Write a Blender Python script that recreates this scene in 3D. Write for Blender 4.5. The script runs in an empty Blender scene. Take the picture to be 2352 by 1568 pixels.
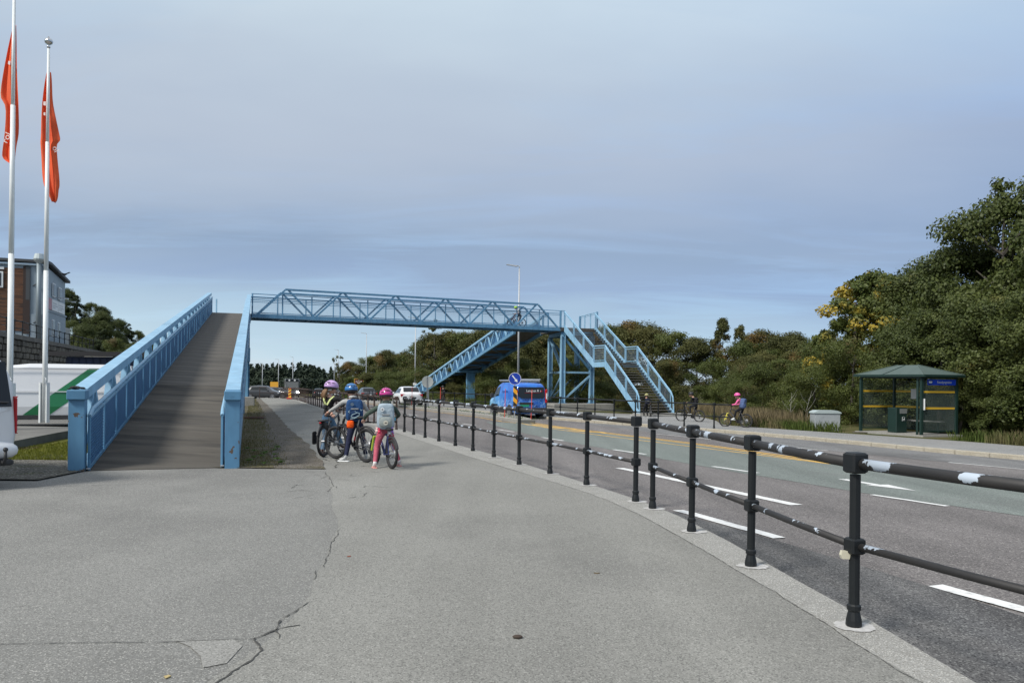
import bpy, bmesh, math, random
import numpy as np
from mathutils import Vector, Matrix, Quaternion
R=math.radians; V=Vector
random.seed(7); np.random.seed(7)
sc=bpy.context.scene; col=sc.collection
# ------------------------------------------------------------ camera
cd=bpy.data.cameras.new('camera'); cam=bpy.data.objects.new('camera',cd); col.objects.link(cam)
cd.sensor_width=36; cd.lens=36*1770/2352; cd.shift_y=94/2352; cd.clip_start=.05; cd.clip_end=4000
cam.location=(0,0,1.53); cam.rotation_euler=(Matrix.Rotation(R(90),3,'X')@Matrix.Rotation(0.011,3,'Z')).to_euler()
sc.camera=cam
# ------------------------------------------------------------ sky and sun
SUN_EL=R(46); SUN_DIR=V((-.62,-.55,0)).normalized()*math.cos(SUN_EL)+V((0,0,math.sin(SUN_EL)))
w=bpy.data.worlds.new('World'); sc.world=w; w.use_nodes=True
nt=w.node_tree; N=nt.nodes; LK=nt.links; N.clear()
def nn(t,**k):
    n=N.new(t)
    for a,b in k.items(): setattr(n,a,b)
    return n
out=nn('ShaderNodeOutputWorld'); bgs=nn('ShaderNodeBackground'); bgc=nn('ShaderNodeBackground'); mx=nn('ShaderNodeMixShader')
sky=nn('ShaderNodeTexSky',sky_type='NISHITA',sun_disc=False,sun_elevation=SUN_EL,sun_rotation=math.atan2(SUN_DIR.x,SUN_DIR.y))
sky.air_density=1.2; sky.dust_density=1.0
LK.new(sky.outputs[0],bgs.inputs[0]); bgs.inputs[1].default_value=.09
tc=nn('ShaderNodeTexCoord'); sep=nn('ShaderNodeSeparateXYZ'); LK.new(tc.outputs['Generated'],sep.inputs[0])
def math_(op,a,b=None,c=None):
    n=nn('ShaderNodeMath',operation=op)
    for i,v in enumerate((a,b,c)):
        if v is None: continue
        if hasattr(v,'node'): LK.new(v,n.inputs[i])
        else: n.inputs[i].default_value=v
    return n.outputs[0]
# project the direction on a cloud layer: streaks flatten towards the horizon
zz=math_('ADD',math_('MAXIMUM',sep.outputs[2],0.0),.10)
cx=math_('DIVIDE',sep.outputs[0],zz); cy=math_('DIVIDE',sep.outputs[1],zz)
cmb=nn('ShaderNodeCombineXYZ'); LK.new(cx,cmb.inputs[0]); LK.new(cy,cmb.inputs[1])
def noise(vec,scale,detail,rough=.55,dist=0,mp=None):
    if mp:
        m=nn('ShaderNodeMapping'); m.inputs['Scale'].default_value=mp[0]; m.inputs['Location'].default_value=mp[1]
        m.inputs['Rotation'].default_value=(0,0,mp[2]); LK.new(vec,m.inputs[0]); vec=m.outputs[0]
    n=nn('ShaderNodeTexNoise'); n.inputs['Scale'].default_value=scale; n.inputs['Detail'].default_value=detail
    n.inputs['Roughness'].default_value=rough; n.inputs['Distortion'].default_value=dist; LK.new(vec,n.inputs[0]); return n.outputs[0]
n1=noise(cmb.outputs[0],.55,6,.5,.3,((.55,1,1),(3.1,1.7,0),.25))
n2=noise(cmb.outputs[0],1.6,8,.62,.6,((.35,1,1),(7.3,2.2,0),.18))
n3=noise(tc.outputs['Generated'],2.2,4,.5,0,((1,1,2.5),(1.2,.4,.3),0))
# elevation sine shifted by broad noise
e=math_('ADD',sep.outputs[2],math_('MULTIPLY',math_('SUBTRACT',n3,.5),.12))
e=math_('ADD',e,math_('MULTIPLY',math_('SUBTRACT',n1,.5),.10))
def ramp(stops,fac):
    r=nn('ShaderNodeValToRGB'); el=r.color_ramp.elements
    while len(el)>1: el.remove(el[0])
    el[0].position=stops[0][0]; el[0].color=(*stops[0][1],1)
    for p,c in stops[1:]:
        q=el.new(p); q.color=(*c,1)
    LK.new(fac,r.inputs[0]); return r.outputs[0]
def lin(r,g,b): return tuple(((v/255+.055)/1.055)**2.4 if v>10 else v/255/12.92 for v in (r,g,b))
base=ramp([(0,lin(206,221,233)),(.03,lin(196,216,231)),(.05,lin(182,209,228)),(.09,lin(168,193,217)),(.125,lin(149,172,205)),(.165,lin(146,167,195)),(.21,lin(161,178,202)),
  (.28,lin(175,188,207)),(.36,lin(186,200,216)),(.45,lin(203,219,231)),(.6,lin(218,226,234)),(1,lin(232,236,242))],e)
light=ramp([(0,lin(206,224,234)),(.08,lin(176,207,232)),(.14,lin(158,188,222)),(.25,lin(166,186,216)),(.4,lin(188,208,226)),(1,lin(235,238,242))],e)
mm=nn('ShaderNodeMix',data_type='RGBA'); LK.new(base,mm.inputs['A']); LK.new(light,mm.inputs['B'])
st=nn('ShaderNodeMapRange'); st.inputs['From Min'].default_value=.48; st.inputs['From Max'].default_value=.74; LK.new(n2,st.inputs[0])
LK.new(st.outputs[0],mm.inputs['Factor'])
cl=nn('ShaderNodeMix',data_type='RGBA',blend_type='MULTIPLY'); cl.inputs['Factor'].default_value=1
vr=ramp([(.28,(.84,.87,.92)),(.5,(1,1,1)),(.72,(1.10,1.08,1.05))],n1); LK.new(mm.outputs['Result'],cl.inputs['A']); LK.new(vr,cl.inputs['B'])
az=nn('ShaderNodeMapRange'); az.inputs[1].default_value=-.75; az.inputs[2].default_value=.6; LK.new(sep.outputs[0],az.inputs[0])
azc=ramp([(0,(1.16,1.12,1.06)),(.5,(1.0,1.0,1.0)),(1,(.86,.91,1.0))],az.outputs[0])
c5=nn('ShaderNodeMix',data_type='RGBA',blend_type='MULTIPLY'); c5.inputs['Factor'].default_value=1; LK.new(cl.outputs['Result'],c5.inputs['A']); LK.new(azc,c5.inputs['B'])
LK.new(c5.outputs['Result'],bgc.inputs[0]); bgc.inputs[1].default_value=.80
mx.inputs[0].default_value=.93; LK.new(bgs.outputs[0],mx.inputs[1]); LK.new(bgc.outputs[0],mx.inputs[2]); LK.new(mx.outputs[0],out.inputs[0])
sl=bpy.data.lights.new('sun','SUN'); sl.energy=2.9; sl.angle=R(12); sl.color=(1,.96,.9)
so=bpy.data.objects.new('sun',sl); col.objects.link(so); so.rotation_euler=(-SUN_DIR).to_track_quat('-Z','Y').to_euler(); so.location=(0,0,40)
vs=sc.view_settings; vs.view_transform='Standard'; vs.look='None'; vs.gamma=1; vs.use_curve_mapping=False; vs.exposure=0.40
sc.render.engine='CYCLES'
# ------------------------------------------------------------ heights of the place
def G(x,y):
    s=.944*(x+.38)+.33*(y-15.96)
    return -.02*min(max(s,0),20)-.004*min(max(y-10,0),200)-.013*min(max(y-70,0),130)
# ------------------------------------------------------------ materials
MATS={}
def mat(name,c,rough=.6,metal=0,c2=None,scale=5,lo=.35,hi=.65,detail=6,bump=0,bscale=None,bdist=.01,spec=.5,coords='Object',stretch=(1,1,1),
        speck=None,emit=None,alpha=None,coat=0,trans=None,third=None,musgrave=None):
    if name in MATS: return MATS[name]
    m=bpy.data.materials.new(name); m.use_nodes=True; t=m.node_tree; n=t.nodes; L=t.links; b=n['Principled BSDF']
    b.inputs['Base Color'].default_value=(*c,1); b.inputs['Roughness'].default_value=rough; b.inputs['Metallic'].default_value=metal
    b.inputs['Specular IOR Level'].default_value=spec; b.inputs['Coat Weight'].default_value=coat
    tcn=n.new('ShaderNodeTexCoord'); mp=n.new('ShaderNodeMapping'); mp.inputs['Scale'].default_value=stretch; L.new(tcn.outputs[coords],mp.inputs[0]); vec=mp.outputs[0]
    def ns(s,d,r=.55):
        q=n.new('ShaderNodeTexNoise'); q.inputs['Scale'].default_value=s; q.inputs['Detail'].default_value=d; q.inputs['Roughness'].default_value=r; L.new(vec,q.inputs[0]); return q.outputs[0]
    def mr(x,a,bb):
        q=n.new('ShaderNodeMapRange'); q.inputs['From Min'].default_value=a; q.inputs['From Max'].default_value=bb; L.new(x,q.inputs[0]); return q.outputs[0]
    def mixc(f,A,B):
        q=n.new('ShaderNodeMix'); q.data_type='RGBA'; L.new(f,q.inputs['Factor'])
        for nm,v in (('A',A),('B',B)):
            if hasattr(v,'node'): L.new(v,q.inputs[nm])
            else: q.inputs[nm].default_value=(*v,1)
        return q.outputs['Result']
    cur=c
    if c2: cur=mixc(mr(ns(scale,detail),lo,hi),c,c2)
    if third: cur=mixc(mr(ns(third[1],5),third[2],third[3]),cur,third[0])
    if speck:   # (scale, dark colour, light colour)
        q=n.new('ShaderNodeTexVoronoi'); q.inputs['Scale'].default_value=speck[0]; L.new(vec,q.inputs[0])
        sx=n.new('ShaderNodeSeparateColor'); L.new(q.outputs['Color'],sx.inputs[0])
        cur=mixc(mr(sx.outputs[0],.80,.9),cur,speck[2]); cur=mixc(mr(sx.outputs[1],.72,.84),cur,speck[1])
    if hasattr(cur,'node'): L.new(cur,b.inputs['Base Color'])
    if bump:
        bp=n.new('ShaderNodeBump'); bp.inputs['Strength'].default_value=bump; bp.inputs['Distance'].default_value=bdist
        L.new(ns(bscale or scale*4,4,.6),bp.inputs['Height']); L.new(bp.outputs[0],b.inputs['Normal'])
    if emit: b.inputs['Emission Color'].default_value=(*emit[0],1); b.inputs['Emission Strength'].default_value=emit[1]
    if trans:
        tr=n.new('ShaderNodeBsdfTransparent'); ms=n.new('ShaderNodeMixShader'); ms.inputs[0].default_value=trans
        L.new(tr.outputs[0],ms.inputs[1]); L.new(b.outputs[0],ms.inputs[2]); L.new(ms.outputs[0],n['Material Output'].inputs[0])
    MATS[name]=m; return m
def asphalt(name,c,c2,speckd,speckl,sp=95,stain=None,big=.35,bump=.5):
    return mat(name,c,.88,0,c2,big,.3,.7,7,bump,160,.006,.25,'Object',(1,1,1),(sp,speckd,speckl),third=stain)
M_path=asphalt('asphalt_path',(.208,.205,.186),(.256,.252,.230),(.140,.138,.126),(.32,.315,.288),130,((.135,.133,.125),.22,.52,.74),.5)
M_fore=asphalt('asphalt_forecourt',(.178,.177,.166),(.240,.238,.222),(.135,.133,.122),(.35,.343,.315),135,((.120,.118,.113),.30,.50,.76),.4)
M_road=asphalt('asphalt_road',(.150,.138,.133),(.19,.176,.17),(.09,.083,.08),(.30,.28,.265),85,((.105,.098,.095),.3,.5,.75),.25)
M_edge=asphalt('asphalt_edge_dark',(.080,.078,.078),(.118,.115,.112),(.045,.044,.044),(.2,.2,.19),95,((.16,.155,.15),.5,.6,.8),.6)
M_green=asphalt('asphalt_faded_green',(.152,.172,.158),(.184,.203,.188),(.10,.118,.106),(.26,.29,.265),85,((.13,.13,.125),.4,.55,.8),.4)
M_bay=asphalt('asphalt_bus_bay',(.165,.165,.165),(.205,.203,.2),(.1,.1,.1),(.3,.3,.29),95,((.10,.098,.096),.35,.5,.72),.4)
M_pave=asphalt('asphalt_pavement',(.225,.225,.22),(.27,.268,.26),(.13,.13,.13),(.4,.4,.38),95,((.17,.17,.165),.4,.55,.8),.5)
M_yard=asphalt('asphalt_yard',(.13,.128,.12),(.18,.175,.165),(.08,.08,.075),(.28,.27,.25),95,((.085,.083,.078),.3,.5,.75),.4)
M_conc=mat('concrete',(.235,.232,.215),.9,0,(.30,.295,.275),3,.3,.7,8,.4,60,.006,.3,speck=(150,(.2,.19,.17),(.46,.45,.41)),third=((.19,.18,.16),1.4,.58,.8))
M_kerbs=mat('kerb_granite',(.36,.32,.245),.85,0,(.44,.40,.32),2.5,.3,.7,8,.4,70,.006,.3,speck=(120,(.22,.2,.16),(.5,.48,.42)),third=((.2,.19,.17),2,.6,.8))
M_cobble=mat('grey_set_stone',(.22,.21,.19),.9,0,(.30,.29,.26),4,.3,.7,8,.6,40,.02,.3,speck=(30,(.12,.115,.1),(.38,.37,.33)))
M_grass_soil=mat('mossy_soil',(.085,.078,.038),.95,0,(.115,.100,.058),1.6,.4,.62,8,.8,50,.02,.2,third=((.15,.135,.105),.9,.52,.7),speck=(60,(.04,.038,.02),(.2,.18,.13)))
M_grass_far=mat('rough_grass_soil',(.045,.055,.015),.95,0,(.10,.09,.035),.8,.4,.62,8,.8,20,.03,.2)
M_moss=mat('moss',(.085,.10,.010),.95,0,(.13,.12,.02),6,.35,.65,8,.8,60,.03,.2,third=((.10,.085,.05),3,.55,.75))
M_gravel=mat('gravel',(.15,.14,.12),.95,0,(.09,.085,.07),2,.4,.6,8,.9,60,.02,.2,speck=(45,(.05,.05,.045),(.3,.29,.26)),third=((.07,.075,.02),1.2,.55,.7))
M_white=mat('road_paint_white',(.70,.70,.68),.7,0,(.36,.355,.34),14,.5,.78,8,.3,80,.004)
M_yellow=mat('road_paint_yellow',(.72,.42,.07),.7,0,(.50,.34,.12),10,.45,.75,8,.3,80,.004)
M_crack=mat('crack',(.055,.054,.050),1)
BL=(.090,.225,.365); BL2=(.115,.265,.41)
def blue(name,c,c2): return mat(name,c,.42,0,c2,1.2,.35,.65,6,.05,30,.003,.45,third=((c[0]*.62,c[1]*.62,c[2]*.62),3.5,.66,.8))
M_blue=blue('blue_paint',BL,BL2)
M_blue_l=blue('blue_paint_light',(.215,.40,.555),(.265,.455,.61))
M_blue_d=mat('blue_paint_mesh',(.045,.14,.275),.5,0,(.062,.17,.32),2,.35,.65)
M_bluep=mat('blue_perforated',(.22,.34,.46),.6,0,(.30,.40,.50),3,trans=.14)
M_bluer=mat('blue_paint_chipped',(.088,.22,.36),.45,0,(.112,.26,.405),2,.35,.65,8,.1,30,.004,third=((.10,.07,.05),6,.635,.655))
M_rust=mat('rust',(.12,.055,.03),.9,0,(.07,.05,.045),8)
def deckmat():
    m=mat('ramp_deck',(.078,.071,.061),.85,0,(.112,.102,.087),.8,.3,.7,8,.3,30,.004,stretch=(.35,2.2,1),third=((.05,.048,.044),1.1,.5,.66))
    return m
M_deck=deckmat()
M_black=mat('black_paint',(.009,.011,.012),.5,0,(.014,.016,.018),3,.3,.7,6,.15,60,.003,.3)
M_rail=mat('rail_flaked_paint',(.020,.022,.024),.45,0,(.03,.032,.034),4,bump=.15,bscale=60,bdist=.003)
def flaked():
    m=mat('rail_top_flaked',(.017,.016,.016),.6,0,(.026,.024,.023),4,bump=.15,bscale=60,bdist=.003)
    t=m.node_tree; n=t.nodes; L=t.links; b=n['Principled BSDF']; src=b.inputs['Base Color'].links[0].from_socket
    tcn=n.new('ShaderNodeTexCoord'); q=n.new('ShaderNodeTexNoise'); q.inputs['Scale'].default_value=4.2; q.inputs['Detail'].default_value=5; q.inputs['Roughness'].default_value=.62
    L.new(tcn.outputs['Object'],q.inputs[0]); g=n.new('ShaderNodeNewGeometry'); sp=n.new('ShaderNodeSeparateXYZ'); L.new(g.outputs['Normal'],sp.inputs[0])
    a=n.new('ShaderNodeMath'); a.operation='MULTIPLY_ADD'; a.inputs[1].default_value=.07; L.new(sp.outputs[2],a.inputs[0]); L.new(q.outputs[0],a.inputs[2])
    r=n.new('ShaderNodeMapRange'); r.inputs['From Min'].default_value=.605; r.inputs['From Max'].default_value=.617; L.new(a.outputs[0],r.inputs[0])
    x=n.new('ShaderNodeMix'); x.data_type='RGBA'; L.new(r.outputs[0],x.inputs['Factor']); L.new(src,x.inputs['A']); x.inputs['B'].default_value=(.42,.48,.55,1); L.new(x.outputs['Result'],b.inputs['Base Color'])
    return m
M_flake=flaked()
M_rustpost=mat('rail_rusty_brown',(.030,.022,.020),.6,0,(.075,.040,.028),5,.35,.65,6,.3,50,.004)
M_galv=mat('galvanised_steel',(.36,.37,.38),.45,.5,(.42,.43,.44),3)
M_lamp=mat('lamp_pole_grey',(.40,.42,.43),.5,.2,(.47,.48,.5),2)
M_flagpole=mat('white_flagpole',(.78,.80,.78),.35,0,(.70,.72,.71),2)
M_silver=mat('silver_knob',(.6,.6,.6),.15,1)
M_tyre=mat('tyre_rubber',(.014,.014,.015),.75,0,(.022,.022,.023),8)
M_dkplastic=mat('dark_plastic',(.022,.023,.025),.6,0,(.03,.03,.032),8)
M_glass=mat('dark_glass',(.010,.013,.015),.12,0,spec=.5)
M_cglass=mat('shelter_glass',(.10,.13,.12),.05,0,spec=.6,trans=.22)
M_chrome=mat('bright_metal',(.55,.56,.58),.25,.9)
M_alloy=mat('alloy_rim',(.42,.43,.45),.35,.7)
M_red=mat('red_lens',(.42,.012,.015),.2,0)
M_whitelens=mat('white_lens',(.75,.75,.75),.15,0)
M_plate=mat('number_plate',(.62,.62,.6),.4)
def streaks(m,rot,lo=.80,hi=1.10,sx=1.3,sy=.05,seedloc=0):
    t=m.node_tree; n=t.nodes; L=t.links; b=n['Principled BSDF']; src=b.inputs['Base Color'].links[0].from_socket
    tcn=n.new('ShaderNodeTexCoord'); mp=n.new('ShaderNodeMapping'); mp.inputs['Rotation'].default_value=(0,0,rot); mp.inputs['Scale'].default_value=(sx,sy,1); mp.inputs['Location'].default_value=(seedloc,0,0); L.new(tcn.outputs['Object'],mp.inputs[0])
    q=n.new('ShaderNodeTexNoise'); q.inputs['Scale'].default_value=1; q.inputs['Detail'].default_value=5; L.new(mp.outputs[0],q.inputs[0])
    r=n.new('ShaderNodeMapRange'); r.inputs['From Min'].default_value=.32; r.inputs['From Max'].default_value=.68; r.inputs['To Min'].default_value=lo; r.inputs['To Max'].default_value=hi; L.new(q.outputs[0],r.inputs[0])
    v=n.new('ShaderNodeVectorMath'); v.operation='SCALE'; L.new(src,v.inputs[0]); L.new(r.outputs[0],v.inputs['Scale']); L.new(v.outputs[0],b.inputs['Base Color'])
streaks(M_road,R(-24),.78,1.12,1.1,.03); streaks(M_green,R(-24),.86,1.10,1.5,.05); streaks(M_bay,R(-26),.78,1.10,1.6,.06); streaks(M_edge,R(-8),.75,1.3,1.6,.25); streaks(M_fore,R(70),.90,1.06,.5,.16); streaks(M_path,R(-20),.88,1.06,1.2,.08); streaks(M_deck,R(18),.80,1.18,.5,3.2)
for _m in (M_blue,M_blue_l,M_bluer): streaks(_m,0,.84,1.08,5,5)
# ------------------------------------------------------------ mesh helper
class MB:
    def __init__(s): s.v=[]; s.f=[]; s.X=None
    def add(s,vs,fs):
        o=len(s.v)
        if s.X is not None: vs=[s.X@V(p) for p in vs]
        s.v+= [tuple(p) for p in vs]; s.f+=[tuple(i+o for i in f) for f in fs]; return s
    def box(s,c,d,rz=0):
        x,y,z=[k/2 for k in d]; m=Matrix.Rotation(rz,3,'Z')
        vs=[V(c)+m@V((a*x,b*y,e*z)) for e in(-1,1) for b in(-1,1) for a in(-1,1)]
        return s.add(vs,[(0,2,3,1),(4,5,7,6),(0,1,5,4),(2,6,7,3),(0,4,6,2),(1,3,7,5)])
    def cbox(s,c,d,b=.01,rz=0):   # box with bevelled upright and top edges
        x,y,z=[k/2 for k in d]; m=Matrix.Rotation(rz,3,'Z'); vs=[]
        def ring(xx,yy,zz,bb): return [(xx-bb,-yy,zz),(xx,-yy+bb,zz),(xx,yy-bb,zz),(xx-bb,yy,zz),(-xx+bb,yy,zz),(-xx,yy-bb,zz),(-xx,-yy+bb,zz),(-xx+bb,-yy,zz)]
        for r in (ring(x-b,y-b,-z,b),ring(x,y,-z+b,b),ring(x,y,z-b,b),ring(x-b,y-b,z,b)): vs+=[V(c)+m@V(p) for p in r]
        fs=[tuple(range(7,-1,-1)),tuple(range(24,32))]
        for k in range(3):
            for i in range(8): j=(i+1)%8; fs.append((k*8+i,k*8+j,k*8+8+j,k*8+8+i))
        return s.add(vs,fs)
    def beam(s,p,q,w,h,up=(0,0,1)):
        p,q=V(p),V(q); d=(q-p).normalized(); u=V(up)
        sd=d.cross(u)
        if sd.length<1e-4: sd=d.cross(V((0,1,0)))
        sd.normalize(); u=sd.cross(d).normalized(); vs=[]
        for e in(p,q):
            for a,b in((-1,-1),(1,-1),(1,1),(-1,1)): vs.append(e+sd*a*w/2+u*b*h/2)
        return s.add(vs,[(3,2,1,0),(4,5,6,7),(0,1,5,4),(1,2,6,5),(2,3,7,6),(3,0,4,7)])
    def vbeam(s,p,q,w,h):   # section kept upright: w across (horizontal), h vertical, plumb ends
        p,q=V(p),V(q); d=(q-p); d.z=0; d.normalize(); sd=d.cross(V((0,0,1))); vs=[]
        for e in(p,q):
            for a,b in((-1,-1),(1,-1),(1,1),(-1,1)): vs.append(e+sd*a*w/2+V((0,0,1))*b*h/2)
        return s.add(vs,[(3,2,1,0),(4,5,6,7),(0,1,5,4),(1,2,6,5),(2,3,7,6),(3,0,4,7)])
    def ibeam(s,p,q,w,h,up=(0,1,0),t=.03):
        p,q=V(p),V(q); d=(q-p).normalized(); sd=d.cross(V(up)).normalized(); u=sd.cross(d).normalized()
        s.beam(p+u*(h/2-t/2),q+u*(h/2-t/2),w,t,u); s.beam(p-u*(h/2-t/2),q-u*(h/2-t/2),w,t,u); s.beam(p,q,t,h-2*t-.002,u); return s
    def tube(s,pts,r,n=8,closed=False,caps=True):
        pts=[V(p) for p in pts]; K=len(pts); rr=r if isinstance(r,(list,tuple)) else [r]*K; vs=[]; prev=None
        for i,p in enumerate(pts):
            if closed: t=pts[(i+1)%K]-pts[i-1]
            else: t=pts[min(i+1,K-1)]-pts[max(i-1,0)]
            t.normalize()
            if prev is None:
                a=V((0,0,1)) if abs(t.z)<.9 else V((1,0,0)); x=t.cross(a).normalized()
            else: x=(prev-t*prev.dot(t)).normalized()
            prev=x; y=t.cross(x)
            for k in range(n):
                th=2*math.pi*k/n; vs.append(p+(x*math.cos(th)+y*math.sin(th))*rr[i])
        fs=[]
        for i in range(K if closed else K-1):
            j=(i+1)%K
            for k in range(n): l=(k+1)%n; fs.append((i*n+k,i*n+l,j*n+l,j*n+k))
        if caps and not closed: fs+=[tuple(range(n-1,-1,-1)),tuple(range((K-1)*n,K*n))]
        return s.add(vs,fs)
    def lathe(s,prof,n=12,c=(0,0,0)):
        vs=[];K=len(prof)
        for r,z in prof:
            for k in range(n): th=2*math.pi*k/n; vs.append((c[0]+r*math.cos(th),c[1]+r*math.sin(th),c[2]+z))
        fs=[tuple(range(n-1,-1,-1)),tuple(range((K-1)*n,K*n))]
        for i in range(K-1):
            for k in range(n): l=(k+1)%n; fs.append((i*n+k,i*n+l,i*n+n+l,i*n+n+k))
        return s.add(vs,fs)
    def prism(s,poly,axis,a,b):   # polygon in 2D, extruded along axis ('x','y','z') from a to b
        def P(p,t): return {'x':(t,p[0],p[1]),'y':(p[0],t,p[1]),'z':(p[0],p[1],t)}[axis]
        n=len(poly); vs=[P(p,a) for p in poly]+[P(p,b) for p in poly]
        fs=[tuple(range(n-1,-1,-1)),tuple(range(n,2*n))]+[(i,(i+1)%n,n+(i+1)%n,n+i) for i in range(n)]
        return s.add(vs,fs)
    def ell(s,c,r,nu=12,nv=8,z0=-1,z1=1):
        vs=[];a0,a1=math.asin(z0),math.asin(z1)
        for j in range(nv+1):
            a=a0+(a1-a0)*j/nv
            for i in range(nu): t=2*math.pi*i/nu; vs.append((c[0]+r[0]*math.cos(a)*math.cos(t),c[1]+r[1]*math.cos(a)*math.sin(t),c[2]+r[2]*math.sin(a)))
        fs=[(j*nu+i,j*nu+(i+1)%nu,(j+1)*nu+(i+1)%nu,(j+1)*nu+i) for j in range(nv) for i in range(nu)]
        fs+=[tuple(range(nu-1,-1,-1)),tuple(range(nv*nu,nv*nu+nu))]
        return s.add(vs,fs)
    def quad(s,*p): return s.add(p,[tuple(range(len(p)))])
    def build(s,name,m,parent=None,smooth=False,world=True,kind=None,bevel=0,sub=0):
        o=V((0,0,0)); p=parent
        while world and p is not None: o+=V(p.location); p=p.parent
        me=bpy.data.meshes.new(name); me.from_pydata([tuple(V(q)-o) for q in s.v],[],s.f); me.materials.append(m)
        if smooth: me.polygons.foreach_set('use_smooth',[True]*len(me.polygons))
        ob=bpy.data.objects.new(name,me); col.objects.link(ob); ob.parent=parent
        if kind: ob['kind']=kind
        if bevel:
            b=ob.modifiers.new('b','BEVEL'); b.width=bevel; b.segments=2; b.limit_method='ANGLE'
        if sub: q=ob.modifiers.new('s','SUBSURF'); q.levels=sub; q.render_levels=sub
        return ob
def tag(o,label=None,cat=None,group=None,kind=None):
    if label: o['label']=label
    if cat: o['category']=cat
    if group: o['group']=group
    if kind: o['kind']=kind
    return o
def thing(name,label,cat,loc=(0,0,0),rz=0,group=None):
    o=bpy.data.objects.new(name,None); col.objects.link(o); o.location=loc; o.rotation_euler=(0,0,rz); o.empty_display_size=.2
    return tag(o,label,cat,group)
def L_(mb,name,m,parent,smooth=False,**k): return mb.build(name,m,parent,smooth,world=False,**k)
def kids(o): return [c for c in o.children]
def copy_tree(o,parent=None):
    c=o.copy(); col.objects.link(c); c.parent=parent
    for ch in kids(o): copy_tree(ch,c)
    return c
def inst(o,name=None,parent=None,loc=None):
    c=o.copy(); col.objects.link(c); c.parent=parent
    if loc is not None: c.location=loc
    return c
def text_mesh(txt,size,m,name,parent,mtx,extrude=.002,align='CENTER'):
    cu=bpy.data.curves.new('t','FONT'); cu.body=txt; cu.size=size; cu.extrude=extrude; cu.align_x=align; cu.align_y='CENTER'
    t=bpy.data.objects.new('t',cu); col.objects.link(t); dg=bpy.context.evaluated_depsgraph_get()
    me=bpy.data.meshes.new_from_object(t.evaluated_get(dg)); bpy.data.objects.remove(t); me.materials.clear(); me.materials.append(m)
    me.transform(mtx); o=bpy.data.objects.new(name,me); col.objects.link(o); o.parent=parent; return o
def frame(o,xa,za):   # matrix mapping text x->xa, text y->za, text z->xa x za
    xa=V(xa).normalized(); za=V(za).normalized(); n=xa.cross(za)
    return Matrix(((xa.x,za.x,n.x,o[0]),(xa.y,za.y,n.y,o[1]),(xa.z,za.z,n.z,o[2]),(0,0,0,1)))
def interp(pl,y):
    if y<=pl[0][1]: return pl[0][0]+(pl[1][0]-pl[0][0])*(y-pl[0][1])/(pl[1][1]-pl[0][1])
    for (x0,y0),(x1,y1) in zip(pl,pl[1:]):
        if y<=y1: return x0+(x1-x0)*(y-y0)/(y1-y0)
    (x0,y0),(x1,y1)=pl[-2:]; return x0+(x1-x0)*(y-y0)/(y1-y0)
def rows(a,b):
    r=[];y=a
    while y<b-1e-6: r.append(y); y+=max(.5,abs(y)*.035)
    return r+[b]
def sheet(name,m,lf,rf,y0,y1,dz,nx=4,kind='structure',parent=None,hf=G):
    mb=MB(); ys=rows(y0,y1)
    for j,y in enumerate(ys):
        a,b=lf(y),rf(y)
        for i in range(nx+1):
            x=a+(b-a)*i/nx; mb.v.append((x,y,hf(x,y)+dz))
    for j in range(len(ys)-1):
        for i in range(nx): k=j*(nx+1)+i; mb.f.append((k,k+1,k+nx+2,k+nx+1))
    return mb.build(name,m,parent,kind=kind)
# ------------------------------------------------------------ ground lines (x at depth y)
K_IN=[(8,-12),(3.2,1.2),(2.32,3.3),(2.09,4.2),(2.01,5.3),(1.88,6.3),(1.74,7.5),(1.54,8.9),(1.22,10.3),(.72,11.8),(.22,13.1),(-.82,15.9),(-3.68,24.05),(-11.8,46.5),(-18,64.5),(-27,89)]
K_OUT=[(8.6,-12),(3.75,1.2),(2.75,3.0),(2.42,4),(2.36,5),(2.25,6.1),(2.13,7.6),(1.93,9.1),(1.56,10.6),(1.08,12.1),(-.12,15.9),(-3.12,24.05),(-11.25,46.5),(-17.5,64.5),(-26.5,89),(-70,205)]
K_FAR=[(30,-12),(24,1),(20,9.5),(14.0,21.3),(12.8,23.4),(10.7,28.6),(9.2,31.4),(7.2,34.2),(5.3,36.7),(3.4,39.4),(1.1,43.2),(-3,52),(-6,58.5),(-10,66.5),(-21,98),(-33,130),(-62,205)]
P_BACK=[(34,-12),(27.5,3),(21.5,15),(17.9,25),(16.6,28.6),(14.5,31.6),(12.4,34.4),(10.4,37.4),(10.8,40),(11.5,43),(12,47),(11.9,51.5),(7.5,53.5),(4.5,56),(1.5,60),(-7,75),(-17,100),(-29,131),(-58,205)]
kin=lambda y:interp(K_IN,y); kout=lambda y:interp(K_OUT,y); kfar=lambda y:interp(K_FAR,y); pback=lambda y:interp(P_BACK,y)
def big_ground():
    mb=MB(); xs=[-1500,-700,-350,-200,-120,-80,-60,-45]+list(range(-36,40,3))+[45,60,80,120,200,350,700,1500]
    ys=[-300,-120,-60,-30,-15]+list(range(-6,80,4))+list(range(84,210,10))+[230,300,450,700,1200,3000]
    for y in ys:
        for x in xs: mb.v.append((x,y,G(x,y)-.16))
    n=len(xs)
    for j in range(len(ys)-1):
        for i in range(n-1): k=j*n+i; mb.f.append((k,k+1,k+n+1,k+n))
    tag(mb.build('ground',M_grass_far),kind='structure')
big_ground()
PE=[(-3.25,13.4),(-5.0,18.8),(-7.26,25),(-10.6,34.8),(-14.8,47),(-21.5,66),(-29,89)]
pe=lambda y:interp(PE,y)
fore=sheet('forecourt',M_fore,lambda y:-34,kin,-12,13.4,0,10)
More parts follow.
